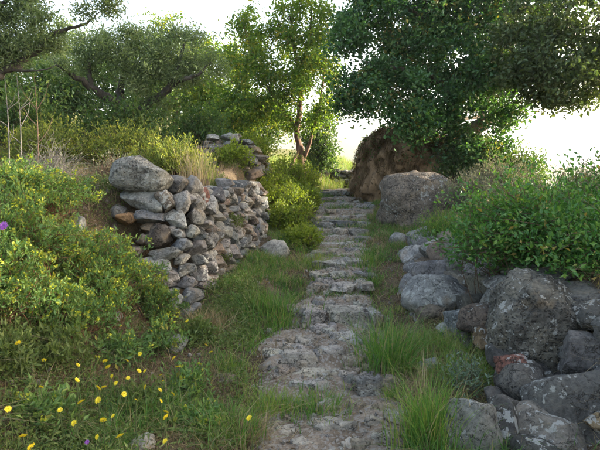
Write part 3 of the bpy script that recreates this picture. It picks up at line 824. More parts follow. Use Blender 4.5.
def grow(name, label, cat, base, limbs, blobs, n_cl, n_leaf, leaf, mat, bark, seed, spread=.16, droop=0.0, up=.25, group=None, shell=.5, tonevar=.22, keep=None, crown_name='crown', maxr=.03, clump=(.20, .50)):
    """limbs: list of (points, r0, r1), the first is the trunk. leaf = (length, width)"""
    r = np.random.default_rng(seed)
    root = thing(name, label, cat, base, group)
    main = []; nodes = []; nrad = []
    for pts, r0, r1 in limbs:
        pts = np.array(pts, float); k = len(pts)
        s = np.linspace(0, k - 1, (k - 1) * 6 + 1)
        sm = np.stack([np.interp(s, np.arange(k), pts[:, i]) for i in range(3)], 1)
        for _ in range(4):
            sm[1:-1] = (sm[:-2] + 2 * sm[1:-1] + sm[2:]) / 4
        sm[1:-1] += r.normal(size=sm[1:-1].shape) * r0 * .12
        rad = np.linspace(r0, r1, len(sm)) * (1 + .10 * r.normal(size=len(sm)))
        main.append((sm, rad)); nodes.append(sm[len(sm) // 3:]); nrad.append(rad[len(sm) // 3:])
    me_v, me_f = tubes(main[:1], 10)
    link('trunk', mesh_np('trunk', me_v, me_f, None, True), bark, root)
    for m_ in main[1:]:
        a, b = tubes([m_], 8); link('limb', mesh_np('limb', a, b, None, True), bark, root)
    nodes = np.concatenate(nodes); nrad = np.concatenate(nrad)
    cl = blob_points(blobs, n_cl, r, shell)
    if keep is not None: cl = cl[keep(cl)]
    sup = cl[r.choice(len(cl), max(8, len(cl) // 9), replace=False)]
    ns = sup[np.argmin(((cl[:, None] - sup[None]) ** 2).sum(2), 1)]
    cl = cl + (ns - cl) * (r.random(len(cl)) < .85)[:, None] * r.uniform(clump[0], clump[1], len(cl))[:, None]
    d0 = np.min(np.linalg.norm(cl[:, None] - nodes[None], axis=2), 1)
    cl = cl[np.argsort(d0)]
    paths = []; dirs = []
    cap = len(nodes) + len(cl) * 4
    NP = np.empty((cap, 3)); NR = np.empty(cap); k = len(nodes); NP[:k] = nodes; NR[:k] = nrad
    for c in cl:
        dv = NP[:k] - c
        dist = np.sqrt((dv ** 2).sum(1)) + .25 * np.clip(dv[:, 2], 0, None)
        i = int(np.argmin(dist)); p0 = NP[i]; ln = np.linalg.norm(c - p0)
        m = p0 + (c - p0) * .5 + r.normal(size=3) * ln * .10 + [0, 0, ln * (.12 - droop)]
        pts = np.array([p0, (p0 + m) / 2 + r.normal(size=3) * ln * .04, m, (m + c) / 2 + r.normal(size=3) * ln * .04, c])
        rs = min(NR[i] * .7, .004 + .012 * ln, maxr); rad = np.linspace(rs, .003, 5)
        paths.append((pts, rad)); dirs.append(unit(c - p0))
        NP[k:k + 4] = pts[1:]; NR[k:k + 4] = rad[1:]; k += 4
    tv, tf = tubes(paths, 4)
    tag(link('branchwork', mesh_np('branchwork', tv, tf, None, True), bark, root), kind='stuff')
    dirs = np.array(dirs)
    m = len(cl)
    cnt = np.clip(r.poisson(n_leaf, m), 3, None)
    wh = np.repeat(np.arange(m), cnt); n = len(wh)
    back = r.random(n) ** 1.5
    pos = cl[wh] - dirs[wh] * (back * spread * 1.2)[:, None] + r.normal(size=(n, 3)) * spread * np.array([1, 1, .75]) * .62
    ax = r.normal(size=(n, 3)) * .8 + dirs[wh] * .6 + [0, 0, up - droop * 2]
    ln = leaf[0] * r.uniform(.65, 1.25, n)
    tone = .45 + (r.normal(size=m) * tonevar * .9)[wh] + r.normal(size=n) * tonevar * .7
    v, f, tn = leaves(pos, ax, ln, leaf[1] * ln / leaf[0], tone, r, simple=True)
    link(crown_name, mesh_np(crown_name, v, f, tn), mat, root)
    return root

def blob(px, py, d, rx, rz, ry=None, wt=None):
    c = at(px, py, d); a = rx / FPX * d; b = rz / FPX * d
    ry = ry or (a + b) / 2
    return (c, np.array([a, ry, b]), wt or a * b * ry)

# the big oak over the path
ob = np.array([3.5, 12.4, 2.3])
oak_limbs = [([ob, at(492, 120, 12.2), at(480, 80, 11.9), at(470, 40, 11.7), at(462, -10, 11.6), at(460, -60, 11.8)], .21, .05),
             ([at(485, 105, 12.1), at(450, 85, 11.4), at(410, 70, 10.8), at(365, 62, 10.5)], .09, .025),
             ([at(481, 85, 11.9), at(520, 60, 11.6), at(560, 40, 11.2)], .08, .025),
             ([at(473, 50, 11.7), at(430, 20, 11.2), at(385, -5, 11.0)], .08, .025),
             ([at(488, 115, 12.2), at(460, 120, 11.2), at(430, 118, 10.4)], .06, .02),
             ([at(464, 0, 11.6), at(500, -30, 12), at(550, -50, 12)], .06, .02)]
oak_blobs = [blob(370, 45, 10.8, 42, 45), blob(400, 15, 11, 60, 40), blob(440, 70, 11, 55, 50), blob(400, 95, 10.7, 50, 32), blob(365, 95, 10.6, 26, 32), blob(475, 110, 11.2, 42, 40),
             blob(480, 40, 11.5, 70, 55), blob(430, -30, 11.5, 90, 45), blob(520, -20, 12, 80, 50), blob(355, 120, 10.4, 18, 16), blob(420, 125, 10.5, 34, 18), blob(470, 145, 11.0, 32, 22),
             blob(500, 75, 12, 36, 40), blob(395, 122, 10.3, 30, 20), blob(440, 140, 10.5, 40, 20), blob(485, 150, 10.8, 28, 26), blob(345, 70, 10.6, 20, 40), blob(350, 45, 10.6, 18, 30), blob(340, 105, 10.5, 14, 20), blob(515, 95, 10.8, 26, 28), blob(490, -60, 13.2, 90, 55, 2.0)]
grow('oak_tree', 'large dark green oak leaning over the top of the steps', 'tree', ob - [0, 0, .1], oak_limbs, oak_blobs, 2500, 48, (.085, .055), M['oak'], M['bark'], 51, .19, .02, .2)

# a second oak further right, whose crown comes in at the upper corner
ob2 = np.array([7.4, 9.6, float(H(7.4, 9.6))])
o2_limbs = [([ob2, ob2 + [-.1, -.1, 1.2], ob2 + [-.3, -.2, 2.4], ob2 + [-.4, -.2, 3.8], ob2 + [-.3, -.2, 5.2]], .20, .05),
            ([ob2 + [-.2, -.15, 1.9], ob2 + [-1.4, -.5, 2.7], ob2 + [-2.6, -.6, 3.3]], .09, .025), ([ob2 + [-.3, -.2, 2.6], ob2 + [-1.2, .8, 3.6], ob2 + [-2.0, 1.0, 4.4]], .08, .025),
            ([ob2 + [-.2, -.2, 2.0], ob2 + [.9, -1.0, 3.0], ob2 + [1.6, -1.6, 3.8]], .08, .025), ([ob2 + [-.2, -.2, 2.2], ob2 + [-.6, -1.6, 3.2], ob2 + [-.8, -2.6, 3.8]], .08, .025)]
o2_blobs = [blob(565, 40, 9.6, 50, 55), blob(590, 80, 9.4, 40, 36), blob(535, 80, 9.8, 30, 30), blob(600, 0, 9.5, 60, 60), blob(545, 0, 9.8, 40, 40), blob(560, 70, 9.7, 44, 40, None, 3.0), blob(520, 50, 10.0, 34, 40, None, 2.0),
            (ob2 + [-.3, -.3, 6.2], np.array([2.4, 2.2, 1.4]), 9.0), (ob2 + [.9, -1.4, 5.8], np.array([1.8, 1.6, 1.2]), 5.0)]
grow('oak_tree', 'dull green oak whose crown hangs in at the upper right corner', 'tree', ob2, o2_limbs, o2_blobs, 1350, 38, (.085, .055), M['oak2'], M['bark'], 52, .20, .02, .2)

# almond with a red trunk at the top of the steps
ab = np.array([.02, 13.6, float(H(.02, 13.6)) - .05])
al_limbs = [([ab, at(302, 165, 13.5), at(297, 130, 13.4), at(301, 95, 13.4), at(296, 55, 13.4), at(290, 15, 13.4)], .105, .025),
            ([at(304, 160, 13.5), at(315, 125, 13.2), at(322, 90, 13.0), at(325, 60, 12.9)], .042, .015),
            ([at(298, 130, 13.4), at(275, 100, 13.4), at(255, 65, 13.4), at(245, 30, 13.4)], .042, .015),
            ([at(298, 75, 13.4), at(310, 40, 13.5), at(312, 5, 13.5)], .05, .015),
            ([at(299, 150, 13.4), at(290, 168, 13.2), at(285, 184, 13.2)], .04, .03)]
al_blobs = [blob(285, 60, 13.4, 38, 38), blob(262, 85, 13.4, 32, 34), blob(300, 28, 13.4, 26, 30), blob(262, 25, 13.5, 22, 30), blob(312, 80, 13, 28, 34), blob(245, 112, 13.6, 32, 22),
            blob(278, 118, 13.4, 32, 22), blob(320, 118, 13.0, 18, 18), blob(295, -4, 13.6, 26, 18), blob(228, 80, 14.2, 22, 30), blob(322, 60, 13.0, 18, 30), blob(330, 100, 12.8, 14, 22), blob(225, 120, 13.8, 30, 22), blob(240, 50, 14, 22, 30), blob(325, 20, 13.2, 16, 26)]
grow('almond_tree', 'light green tree with reddish trunk at the head of the steps', 'tree', ab, al_limbs, al_blobs, 820, 26, (.11, .048), M['almond'], M['red_bark'], 53, .20, .08, .1, shell=.3, clump=(.3, .65))

# olives on the terrace
lb = at(124, 118, 10.0); lb[2] = float(H(lb[0], lb[1])) - .05
ol_limbs = [([lb, at(124, 122, 10), at(122, 106, 10)], .19, .14),
            ([at(122, 108, 10), at(108, 98, 9.8), at(92, 88, 9.6), at(76, 77, 9.4), at(60, 68, 9.2), at(48, 55, 9.2)], .10, .008),
            ([at(122, 110, 10), at(120, 92, 10.1), at(124, 72, 10.2), at(130, 45, 10.3)], .09, .03),
            ([at(124, 112, 10), at(142, 108, 9.9), at(160, 97, 9.8), at(172, 84, 9.7), at(188, 78, 9.6), at(200, 74, 9.6), at(212, 60, 9.6)], .10, .008),
            ([at(170, 86, 9.7), at(178, 66, 9.7), at(184, 44, 9.8)], .05, .02),
            ([at(92, 88, 9.6), at(88, 66, 9.6), at(92, 42, 9.7)], .05, .02)]
ol_blobs = [blob(120, 62, 9.8, 42, 26), blob(150, 70, 9.8, 34, 32), blob(185, 58, 9.8, 34, 26), blob(150, 40, 10, 44, 20), blob(95, 45, 9.8, 26, 22), blob(205, 48, 10, 18, 18), blob(140, 100, 9.6, 24, 12), blob(70, 62, 9.4, 24, 20), blob(212, 75, 10, 16, 14)]
grow('olive_tree', 'low spreading silvery olive with a forked trunk on the left terrace', 'tree', lb, ol_limbs, ol_blobs, 520, 42, (.075, .020), M['olive'], M['olive_bark'], 54, .15, .05, .3, shell=.3, clump=(.4, .75))
l2 = at(-75, 120, 7.6); l2[2] = float(H(l2[0], l2[1])) - .05
o3_limbs = [([l2, at(-60, 100, 7.6), at(-35, 85, 7.6)], .17, .12), ([at(-35, 85, 7.6), at(-5, 77, 7.6), at(18, 64, 7.6), at(38, 50, 7.6), at(55, 32, 7.6), at(85, 25, 7.6), at(100, 12, 7.6)], .075, .006),
            ([at(-35, 85, 7.6), at(-30, 50, 7.6), at(-10, 15, 7.6), at(20, -10, 7.6)], .08, .02), ([at(20, -10, 7.6), at(60, -16, 7.4), at(98, -10, 7.3)], .04, .015), ([at(8, 70, 7.6), at(25, 71, 7.5), at(46, 70, 7.4), at(58, 64, 7.4)], .025, .004)]
o3_blobs = [blob(30, 28, 7.6, 34, 22), blob(10, 52, 7.6, 26, 18), blob(95, 6, 7.3, 20, 16), blob(10, 0, 7.6, 40, 20), blob(-20, 40, 7.6, 40, 40), blob(50, 45, 7.6, 18, 14), blob(100, -18, 7.3, 34, 16)]
grow('olive_tree', 'olive reaching in from the left edge with a long rising bough', 'tree', l2, o3_limbs, o3_blobs, 420, 40, (.072, .020), M['olive'], M['olive_bark'], 55, .14, .06, .3, shell=.3, clump=(.35, .7))

def bush_tree(label, px, d, top, halfw, mat, seed, n_cl=260, n_leaf=26, leaf=(.11, .06), low=None, name='broadleaf_tree', group='trees behind the terrace'):
    b = at(px, 175, d); b[2] = float(H(b[0], b[1])) - .05
    c = at(px, top, d); hgt = c[2] - b[2]
    a = halfw / FPX * d
    lm = [([b, b + [.1, 0, hgt * .3], b + [-.05, .05, hgt * .6], b + [0, 0, hgt * .85]], .10, .03), ([b + [.05, 0, hgt * .25], b + [a * .4, 0, hgt * .5], b + [a * .7, 0, hgt * .65]], .05, .015),
          ([b + [0, 0, hgt * .3], b + [-a * .4, 0, hgt * .5], b + [-a * .7, .1, hgt * .62]], .05, .015)]
    bl = [(b + [0, 0, hgt * .55], np.array([a, a * .8, hgt * .46]), 3.0), (b + [a * .5, -.1, hgt * .45], np.array([a * .7, a * .6, hgt * .34]), 1.0), (b + [-a * .5, -.1, hgt * .42], np.array([a * .7, a * .6, hgt * .36]), 1.0)]
    return grow(name, label, 'tree', b, lm, bl, n_cl, n_leaf, leaf, mat, M['bark'], seed, .24, .02, .2, group, shell=.4)
bush_tree('dark leafy tree filling the gap left of the olive', 40, 13.5, 55, 48, M['hedge'], 61)
bush_tree('dark leafy tree directly behind the olive fork', 120, 14.5, 48, 50, M['hedge'], 62)
bush_tree('pale green leafy tree behind the right end of the olive', 215, 16.0, 30, 34, M['almond'], 63)
bush_tree('dense round tree between the ruined wall and the red trunk', 248, 15.5, 90, 42, M['hedge'], 64)
bush_tree('leafy tree cut by the left edge behind the reaching olive', -25, 12.0, 40, 44, M['hedge'], 65)
bush_tree('light green tree in the gap between olive and almond', 175, 17.0, 38, 40, M['olive'], 66)
bush_tree('tall thin pale tree rising above the olive', 165, 18.5, 5, 44, M['almond'], 68)
bush_tree('tall pale tree rising behind the reaching olive bough', 70, 18.0, 10, 40, M['olive'], 69)
bush_tree('small dark tree right behind the reddish trunk', 318, 17.5, 100, 16, M['hedge'], 67, 160)

sb = np.array([5.6, 4.6, float(H(5.6, 4.6)) - .05])  # unseen oak added off frame, crown shaped to shade path and left wall
grow('oak_tree', 'unseen low oak added outside the frame to shade the lower path and left wall', 'tree', sb,
     [([sb, sb + [0, .1, .9], sb + [.1, 0, 1.9], sb + [0, 0, 3.0]], .16, .05), ([sb + [0, .1, .8], sb + [-.5, -1.2, 1.6], sb + [-.6, -2.2, 2.2]], .07, .02), ([sb + [0, .1, .9], sb + [-.3, 1.0, 1.7], sb + [-.2, 1.9, 2.2], sb + [.4, 3.2, 2.3]], .07, .02)],
     [(sb + [0, 0, 2.3], np.array([1.3, 2.2, 1.7]), 3.0), (sb + [-.1, -1.9, 1.7], np.array([1.1, 1.5, 1.3]), 1.5), (sb + [.1, 1.8, 1.8], np.array([1.1, 1.5, 1.5]), 2.0), (sb + [.5, 3.3, 2.0], np.array([.9, 1.1, 1.1]), 1.6)], 850, 40, (.095, .06), M['oak2'], M['bark'], 57, .2, .02, .2)

# ------------------------------------------------------------------ shrubs
def shrub(name, label, cat, base, rx, ry, hgt, n_stem, n_leaf, leaf, mat, bark, seed, group=None, spread=.05, flat=.25, up=.5, bloom=None, bloom_mat=None, stem_r=.004, tonevar=.25, lean=(0, 0), droop=0.0, fine=4, cover=.62):
    """many stems from one root, fanning into a dome, leaves thick towards the tips"""
    r = np.random.default_rng(seed)
    base = np.array(base, float)
    root = thing(name, label, cat, base, group)
    d = unit(r.normal(size=(n_stem, 3))); d[:, 2] = np.abs(d[:, 2])
    rr = r.random(n_stem) ** .45 * (1 + .11 * r.normal(size=n_stem))
    tip = base + d * rr[:, None] * [rx, ry, hgt] + np.array([lean[0], lean[1], hgt * flat])
    gz = H(tip[:, 0], tip[:, 1]); tip[:, 2] = np.maximum(tip[:, 2], gz + .04)
    foot = base + r.normal(size=(n_stem, 3)) * [rx * .25, ry * .25, 0]
    foot[:, 2] = np.where(name == 'wall_plant', base[2], H(foot[:, 0], foot[:, 1]) - .02)
    if name == 'wall_plant': foot = base + (foot - base) * .2
    paths = []; P = []; D = []
    for i in range(n_stem):
        m = foot[i] * .5 + tip[i] * .5 + r.normal(size=3) * .04 + [0, 0, .10 * hgt]
        pts = np.array([foot[i], (foot[i] + m) / 2 + r.normal(size=3) * .015, m, (m + tip[i]) / 2 + r.normal(size=3) * .015, tip[i]])
        paths.append((pts, np.linspace(stem_r, stem_r * .35, 5)))
    tv, tf = tubes(paths, fine)
    link('stem', mesh_np('stem', tv, tf, None, True), bark, root)
    wh = np.repeat(np.arange(n_stem), n_leaf); n = len(wh)
    t = 1 - r.random(n) ** 1.6 * cover
    pp = np.array([p[0] for p in paths])
    seg = np.clip((t * 4).astype(int), 0, 3); fr = t * 4 - seg
    pos = pp[wh, seg] * (1 - fr)[:, None] + pp[wh, seg + 1] * fr[:, None] + r.normal(size=(n, 3)) * spread
    pos[:, 2] = np.maximum(pos[:, 2], H(pos[:, 0], pos[:, 1]) + .01)
    ax = r.normal(size=(n, 3)) * .8 + unit(tip - base)[wh] * .5 + [0, 0, up - droop]
    ln = leaf[0] * r.uniform(.6, 1.3, n)
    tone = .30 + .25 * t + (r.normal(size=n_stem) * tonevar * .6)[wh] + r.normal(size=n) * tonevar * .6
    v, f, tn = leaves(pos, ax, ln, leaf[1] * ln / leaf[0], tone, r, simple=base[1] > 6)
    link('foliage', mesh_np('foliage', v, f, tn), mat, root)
    if bloom:
        k = int(n_stem * bloom); ch = r.choice(n_stem, k, replace=False)
        m = 7; w2 = np.repeat(ch, m); n2 = len(w2)
        pos = tip[w2] + r.normal(size=(n2, 3)) * .010 + [0, 0, .01]
        v, f, tn = leaves(pos, r.normal(size=(n2, 3)) + [0, 0, .6], r.uniform(.012, .026, n2), r.uniform(.012, .022, n2), r.random(n2), r)
        link('blossom', mesh_np('blossom', v, f, tn), bloom_mat, root)
    return root

def gp(x, y): return np.array([x, y, float(H(x, y)) - .02])

G1 = 'yellow-green spurge shrubs on the left bank'
for i, (x, y, rx, ry, h, lab) in enumerate([
        (-2.15, 4.15, .60, .45, .36, 'tall spurge bush with lime flower heads at the left edge'),
        (-1.58, 4.15, .52, .45, .42, 'broad yellow-green spurge bush in front of the bare earth patch'),
        (-1.50, 3.85, .34, .33, .36, 'low spurge bush spilling towards the foot of the left wall'),
        (-1.95, 3.65, .50, .42, .48, 'leafy spurge bush at the left edge above the yellow meadow flowers'),
        (-1.22, 4.55, .26, .24, .34, 'small spurge tuft growing against the left wall stones'),
        (-1.85, 3.25, .40, .34, .40, 'spurge bush low at the left edge just behind the yellow flowers'),
        (-1.55, 3.45, .32, .30, .32, 'spurge bush in the middle of the bank, right above the yellow flowers')]):
    shrub('spurge_bush', lab, 'shrub', gp(x, y), rx, ry, h, int(300 * rx / .5), 34, (.034, .0115), M['spurge'], M['red_twig'], 70 + i, G1, .013, .12, .8, .55, M['lime'], .0030, cover=.48)

shrub('broom_bush', 'bright yellow-green flowering bush below the olive fork', 'shrub', gp(-2.55, 8.0), .80, .5, .62, 330, 24, (.05, .016), M['broom'], M['twig'], 81, 'flowering bushes on the terrace', .03, .15, .7, .35, M['lime'], .003)
shrub('broom_bush', 'yellow-green flowering bush just above the big boulder', 'shrub', gp(-1.75, 7.4), .62, .5, .50, 280, 24, (.05, .016), M['broom'], M['twig'], 82, 'flowering bushes on the terrace', .03, .15, .7, .35, M['lime'], .003)
shrub('broom_bush', 'yellow-green bush at the left edge under the reaching bough', 'shrub', gp(-3.6, 7.8), .8, .5, .62, 280, 24, (.05, .018), M['broom'], M['twig'], 83, 'flowering bushes on the terrace', .03, .15, .7, .12, M['lime'], .003)
shrub('broom_bush', 'low yellow-green plant between the left wall top and the ruined wall', 'shrub', gp(-1.2, 8.5), .42, .35, .20, 170, 22, (.05, .014), M['broom'], M['twig'], 180, 'flowering bushes on the terrace', .03, .15, .7, .2, M['lime'], .003)
shrub('dry_shrub', 'grey brittle dead shrub left of the bare earth patch', 'shrub', gp(-2.75, 6.0), .48, .4, .50, 300, 3, (.03, .008), M['grey_scrub'], M['pale_twig'], 84, None, .02, .1, .6, None, None, .003)
shrub('dry_shrub', 'second grey dead shrub tangled behind the first, nearer the boulder', 'shrub', gp(-2.3, 6.6), .35, .3, .36, 170, 5, (.04, .01), M['grey_scrub'], M['twig'], 85, None, .02, .1, .6, None, None, .003)
shrub('leafy_bush', 'dark leafy bush behind the flowering bush, under the olive', 'shrub', gp(-3.0, 9.4), 1.0, .6, .85, 260, 34, (.07, .035), M['hedge'], M['twig'], 86, 'dark bushes along the terrace', .06)
shrub('leafy_bush', 'dark leafy bush at the far left below the bough', 'shrub', gp(-4.6, 9.0), 1.0, .6, 1.0, 240, 34, (.07, .035), M['hedge'], M['twig'], 87, 'dark bushes along the terrace', .06)
shrub('leafy_bush', 'dark leafy bush left of the ruined wall', 'shrub', gp(-1.95, 10.4), .7, .5, .85, 220, 30, (.07, .035), M['hedge'], M['twig'], 88, 'dark bushes along the terrace', .06)
shrub('leafy_bush', 'reddish-yellow sunlit bush growing on top of the ruined wall', 'shrub', np.array([-.95, 10.3, 1.85]), .50, .4, .42, 150, 26, (.06, .034), M['ivy'], M['red_twig'], 89, None, .05)
for i, (x, y, rx, ry, h, lab) in enumerate([
        (-.42, 10.0, .42, .5, .75, 'sunlit yellow-green creeper bush right of the ruined wall'),
        (-.10, 9.2, .40, .45, .55, 'sunlit creeper bush on the left bank beside the upper steps'),
        (-.20, 11.6, .50, .5, .85, 'creeper bush round the dark rock at the head of the steps'),
        (-.22, 8.3, .34, .38, .40, 'small sunlit creeper bush at the far foot of the left wall'),
        (-.72, 9.0, .30, .25, .45, 'creeper bush climbing the corner of the ruined wall'),
        (.02, 7.6, .30, .35, .24, 'low sunlit creeper patch beside the middle steps'),
        (.12, 10.3, .34, .4, .45, 'sunlit creeper bush hugging the left rim of the upper steps'),
        (.05, 13.0, .50, .4, .60, 'creeper bush hiding the base of the reddish trunk')]):
    shrub('creeper_bush', lab, 'shrub', gp(x, y), rx, ry, h, int(190 * rx / .4), 24, (.046, .026), M['ivy'], M['twig'], 90 + i, 'sunlit creeper bushes by the upper steps', .04)
for i, (x, y, z, lab) in enumerate([(-.78, 6.5, .95, 'small green plant rooted in the middle of the left wall face'), (-.68, 7.4, .75, 'small green plant low on the far end of the left wall'),
        (-.86, 6.0, .55, 'small green plant at the foot of the left wall face'), (-1.0, 6.9, 1.38, 'small green plant on the left wall top')]):
    shrub('wall_plant', lab, 'herb', np.array([x, y, z]), .12, .12, .16, 40, 12, (.030, .011), M['herb'], M['twig'], 190 + i, 'plants growing out of the left wall', .012, .1, .5, None, None, .0018)
for i, (px, py, rx, h, lab) in enumerate([(165, 352, .20, .24, 'leafy weed clump just left of the lichen-spotted rock'), (200, 342, .18, .20, 'leafy weed clump right of the lichen-spotted rock'), (120, 362, .22, .22, 'leafy weed clump above the thickest yellow flowers'),
        (60, 362, .24, .24, 'leafy weed clump above the yellow flowers nearer the left edge'), (185, 395, .20, .18, 'leafy weed clump between the yellow flowers and the path'), (140, 415, .20, .16, 'leafy weed clump amid the lower yellow flowers'),
        (40, 425, .20, .18, 'leafy weed clump in the bottom left corner'), (15, 372, .22, .26, 'leafy weed clump at the left edge under the spurge'), (200, 432, .18, .16, 'leafy weed clump at the bottom edge left of the path')]):
    p_ = hit(px, py)
    shrub('weed_clump', lab, 'herb', p_, rx, rx, h, int(60 * rx / .2), 14, (.042, .015), M['herb'] if i % 2 else M['spurge'], M['green_stem'], 210 + i, 'leafy weeds in the left meadow', .016, .1, .7, .15 if i % 2 == 0 else None, M['lime'], .0018)
shrub('creeper_bush', 'yellow-green creeper spilling down the front of the ruined wall', 'shrub', gp(-1.0, 8.25), .34, .22, .30, 130, 22, (.046, .026), M['ivy'], M['twig'], 222, 'sunlit creeper bushes by the upper steps', .04)
# the big shrub over the right wall
for i, (x, y, rx, ry, h, ns, lab) in enumerate([
        (1.98, 4.35, .70, .58, .72, 430, 'bright green lentisk shrub spilling over the right rock wall'),
        (2.75, 4.7, .85, .65, .80, 400, 'tall green lentisk shrub at the right edge above the pitted rock'),
        (2.25, 3.9, .62, .45, .46, 320, 'low green lentisk shrub between the pitted rock and right edge'),
        (1.85, 5.2, .46, .42, .50, 230, 'small green lentisk shrub at the left tip of the thicket'),
        (2.75, 3.75, .55, .40, .50, 260, 'green lentisk shrub cut by the right edge above the oval rock')]):
    shrub('lentisk_shrub', lab, 'shrub', gp(x, y), rx, ry, h, ns, 36, (.043, .021), M['lentisk'], M['twig'], 100 + i, 'green shrubs on the right wall', .040, .1, .35, None, None, .005, lean=(-.24, -.14) if i == 0 else (-.1, -.16) if i == 2 else (0, 0))
shrub('fine_bush', 'soft feathery grass-green bush at the far end of the right wall', 'shrub', gp(1.75, 6.7), .40, .35, .42, 240, 14, (.05, .006), M['grass'], M['green_stem'], 110, None, .02, .1, 1.2, None, None, .002)
for i, (x, y, rx, h, lab) in enumerate([
        (3.0, 7.2, .7, .62, 'pale dry scrub bush on the skyline behind the green shrubs'),
        (3.9, 7.3, .8, .72, 'pale grey-green scrub bush on the skyline at the right edge'),
        (2.6, 8.2, .55, .55, 'pale scrub bush beside the huge boulder'),
        (4.9, 9.2, .9, .70, 'far pale scrub bush under the white gap of sky'), (3.7, 10.0, .7, .60, 'grey-green scrub bush right of the oak trunk'),
        (3.5, 6.3, .6, .45, 'low pale scrub bush just behind the tall green shrub')]):
    shrub('scrub_bush', lab, 'shrub', gp(x, y), rx, .5, h, 260, 18, (.05, .014), M['grey_scrub'], M['pale_twig'], 112 + i, 'pale scrub on the right skyline', .035, .15, .9)
shrub('leafy_bush', 'dark leafy bush in the shade beside the oak trunk', 'shrub', gp(3.55, 10.7), .55, .45, .8, 200, 26, (.06, .034), M['hedge'], M['twig'], 118, None, .05)
shrub('leafy_bush', 'dark leafy bush hanging over the crest of the brown bank', 'shrub', np.array([2.6, 11.6, 2.45]), .55, .4, .40, 170, 26, (.06, .034), M['hedge'], M['twig'], 121, None, .05)
shrub('leafy_bush', 'dark leafy bush growing at the foot of the brown bank behind the boulder', 'shrub', gp(3.25, 10.8), .60, .35, .80, 240, 26, (.06, .034), M['hedge'], M['twig'], 123, None, .05)
shrub('leafy_bush', 'green leafy bush filling the shade right of the brown bank', 'shrub', gp(4.3, 10.8), .70, .45, .85, 240, 26, (.06, .034), M['hedge'], M['twig'], 122, None, .05)
shrub('sage_plant', 'small grey-green herb rooted in the right wall stones', 'herb', np.array([1.02, 3.2, float(at(482, 385, 3.15)[2])]), .14, .12, .15, 46, 16, (.030, .010), M['sage'], M['twig'], 119, None, .010, .1, .5, None, None, .0018)
for i, (px, py, hgt, lab) in enumerate([(8, 150, .85, 'bare pale forked sapling nearest the left edge'), (20, 150, .75, 'bare pale forked sapling beside the one at the left edge'), (37, 146, .75, 'bare reddish sapling right of the two pale ones')]):
    b = at(px, py, 6.9); b = gp(b[0], 6.9)
    root = thing('bare_sapling', lab, 'sapling', b)
    rr = np.random.default_rng(130 + i); ps = []
    topz = at(px, 76, 6.9)[2] - b[2]
    trunk = [b + [.02 * math.sin(3 * t), 0, topz * t] for t in np.linspace(0, 1, 7)]
    ps.append((np.array(trunk), np.linspace(.008, .003, 7)))
    for t in (.45, .6, .72, .82):
        p0 = np.array(trunk[int(t * 6)]); s = rr.choice([-1, 1]); q_ = p0 + [s * rr.uniform(.08, .2), rr.uniform(-.1, .1), rr.uniform(.15, .35)]
        ps.append((np.array([p0, (p0 + q_) / 2 + [s * .03, 0, 0], q_]), np.array([.005, .0035, .0015])))
    tv, tf = tubes(ps[:1], 6); link('stem', mesh_np('stem', tv, tf, None, True), M['pale_twig'] if i < 2 else M['twig'], root)
    for p_ in ps[1:]:
        tv, tf = tubes([p_], 5); link('twig', mesh_np('twig', tv, tf, None, True), M['pale_twig'] if i < 2 else M['twig'], root)

# ------------------------------------------------------------------ grass
def tuft(label, px, py, w_, h_, n, seed, mat='grass', lean=.55, tone=.5, wd=.006, name='grass_tuft', d=None):
    """a clump that stands at row py (its foot) with the size it has in the photograph"""
    r = np.random.default_rng(seed)
    p = hit(px, py); dd = p[1]
    a = w_ / 2 / FPX * dd; h = h_ / FPX * dd
    x = p[0] + r.normal(size=n) * a * .52; y = p[1] + r.normal(size=n) * a * .48
    pos = np.stack([x, y, H(x, y) - .01], 1)
    out = np.stack([x - p[0], y - p[1]], 1); out = out / (np.linalg.norm(out, axis=1)[:, None] + 1e-6) * .5 + r.normal(size=(n, 2)) * .75
    v, f, tn = blades(pos, h * r.uniform(.5, 1.25, n), wd * r.uniform(.6, 1.4, n), out, lean * r.uniform(.3, 1.3, n), np.where(r.random(n) < .10, 1.0, np.clip(tone + r.normal(size=n) * .2, 0, .88)), r, 4)
    me = mesh_np(name, v - p, f, tn)
    o = link(name, me, M[mat], None, p)
    return tag(o, label, 'grass')
tuft('thick green grass tuft on the left verge halfway up the path', 278, 322, 58, 30, 420, 1)
tuft('smaller green grass tuft just left of the thick verge tuft', 258, 312, 30, 26, 200, 2)
tuft('big bushy green grass tuft right of the path before the wall', 388, 372, 56, 58, 620, 3, tone=.42)
tuft('tall bright green grass tuft at the bottom right of the path', 430, 446, 58, 74, 620, 4, tone=.55, lean=.45)
tuft('ragged grass tuft growing across the path under a step', 318, 412, 64, 20, 520, 5, tone=.5)
tuft('yellowing grass tuft at the left end of the grassy step', 268, 412, 54, 26, 420, 6, tone=.68)
tuft('green grass tuft low on the left verge beside a yellow flower', 232, 440, 60, 40, 520, 7, tone=.48)
tuft('straw-coloured grass tuft at the bottom left of the path', 250, 440, 34, 30, 260, 8, 'straw', tone=.55)
tuft('short green grass tuft left of the bedded slabs', 232, 372, 40, 24, 280, 9, tone=.5)
tuft('green grass tuft on the right verge beside the middle steps', 372, 266, 26, 14, 240, 10)
tuft('sunlit grass tuft at the left side of the middle steps', 312, 268, 34, 18, 260, 11, tone=.75)
tuft('green grass tuft below the grey right wall stones', 410, 378, 30, 26, 260, 12)
tuft('leaning dry grass stalks beside the tall right tuft', 424, 396, 12, 50, 16, 13, 'straw', .3, .6)
tuft('dry straw tuft at the foot of the left wall', 205, 330, 50, 26, 380, 14, 'straw', tone=.5)
tuft('tall seeding grass on the terrace beside the ruined wall', 196, 180, 34, 40, 160, 15, 'straw', .4, .7)
tuft('tall pale grass leaning above the left wall top', 212, 182, 26, 26, 140, 16, 'grass', .4, .8)
tuft('small green grass clump by the rock at the right step end', 392, 398, 20, 18, 140, 18)

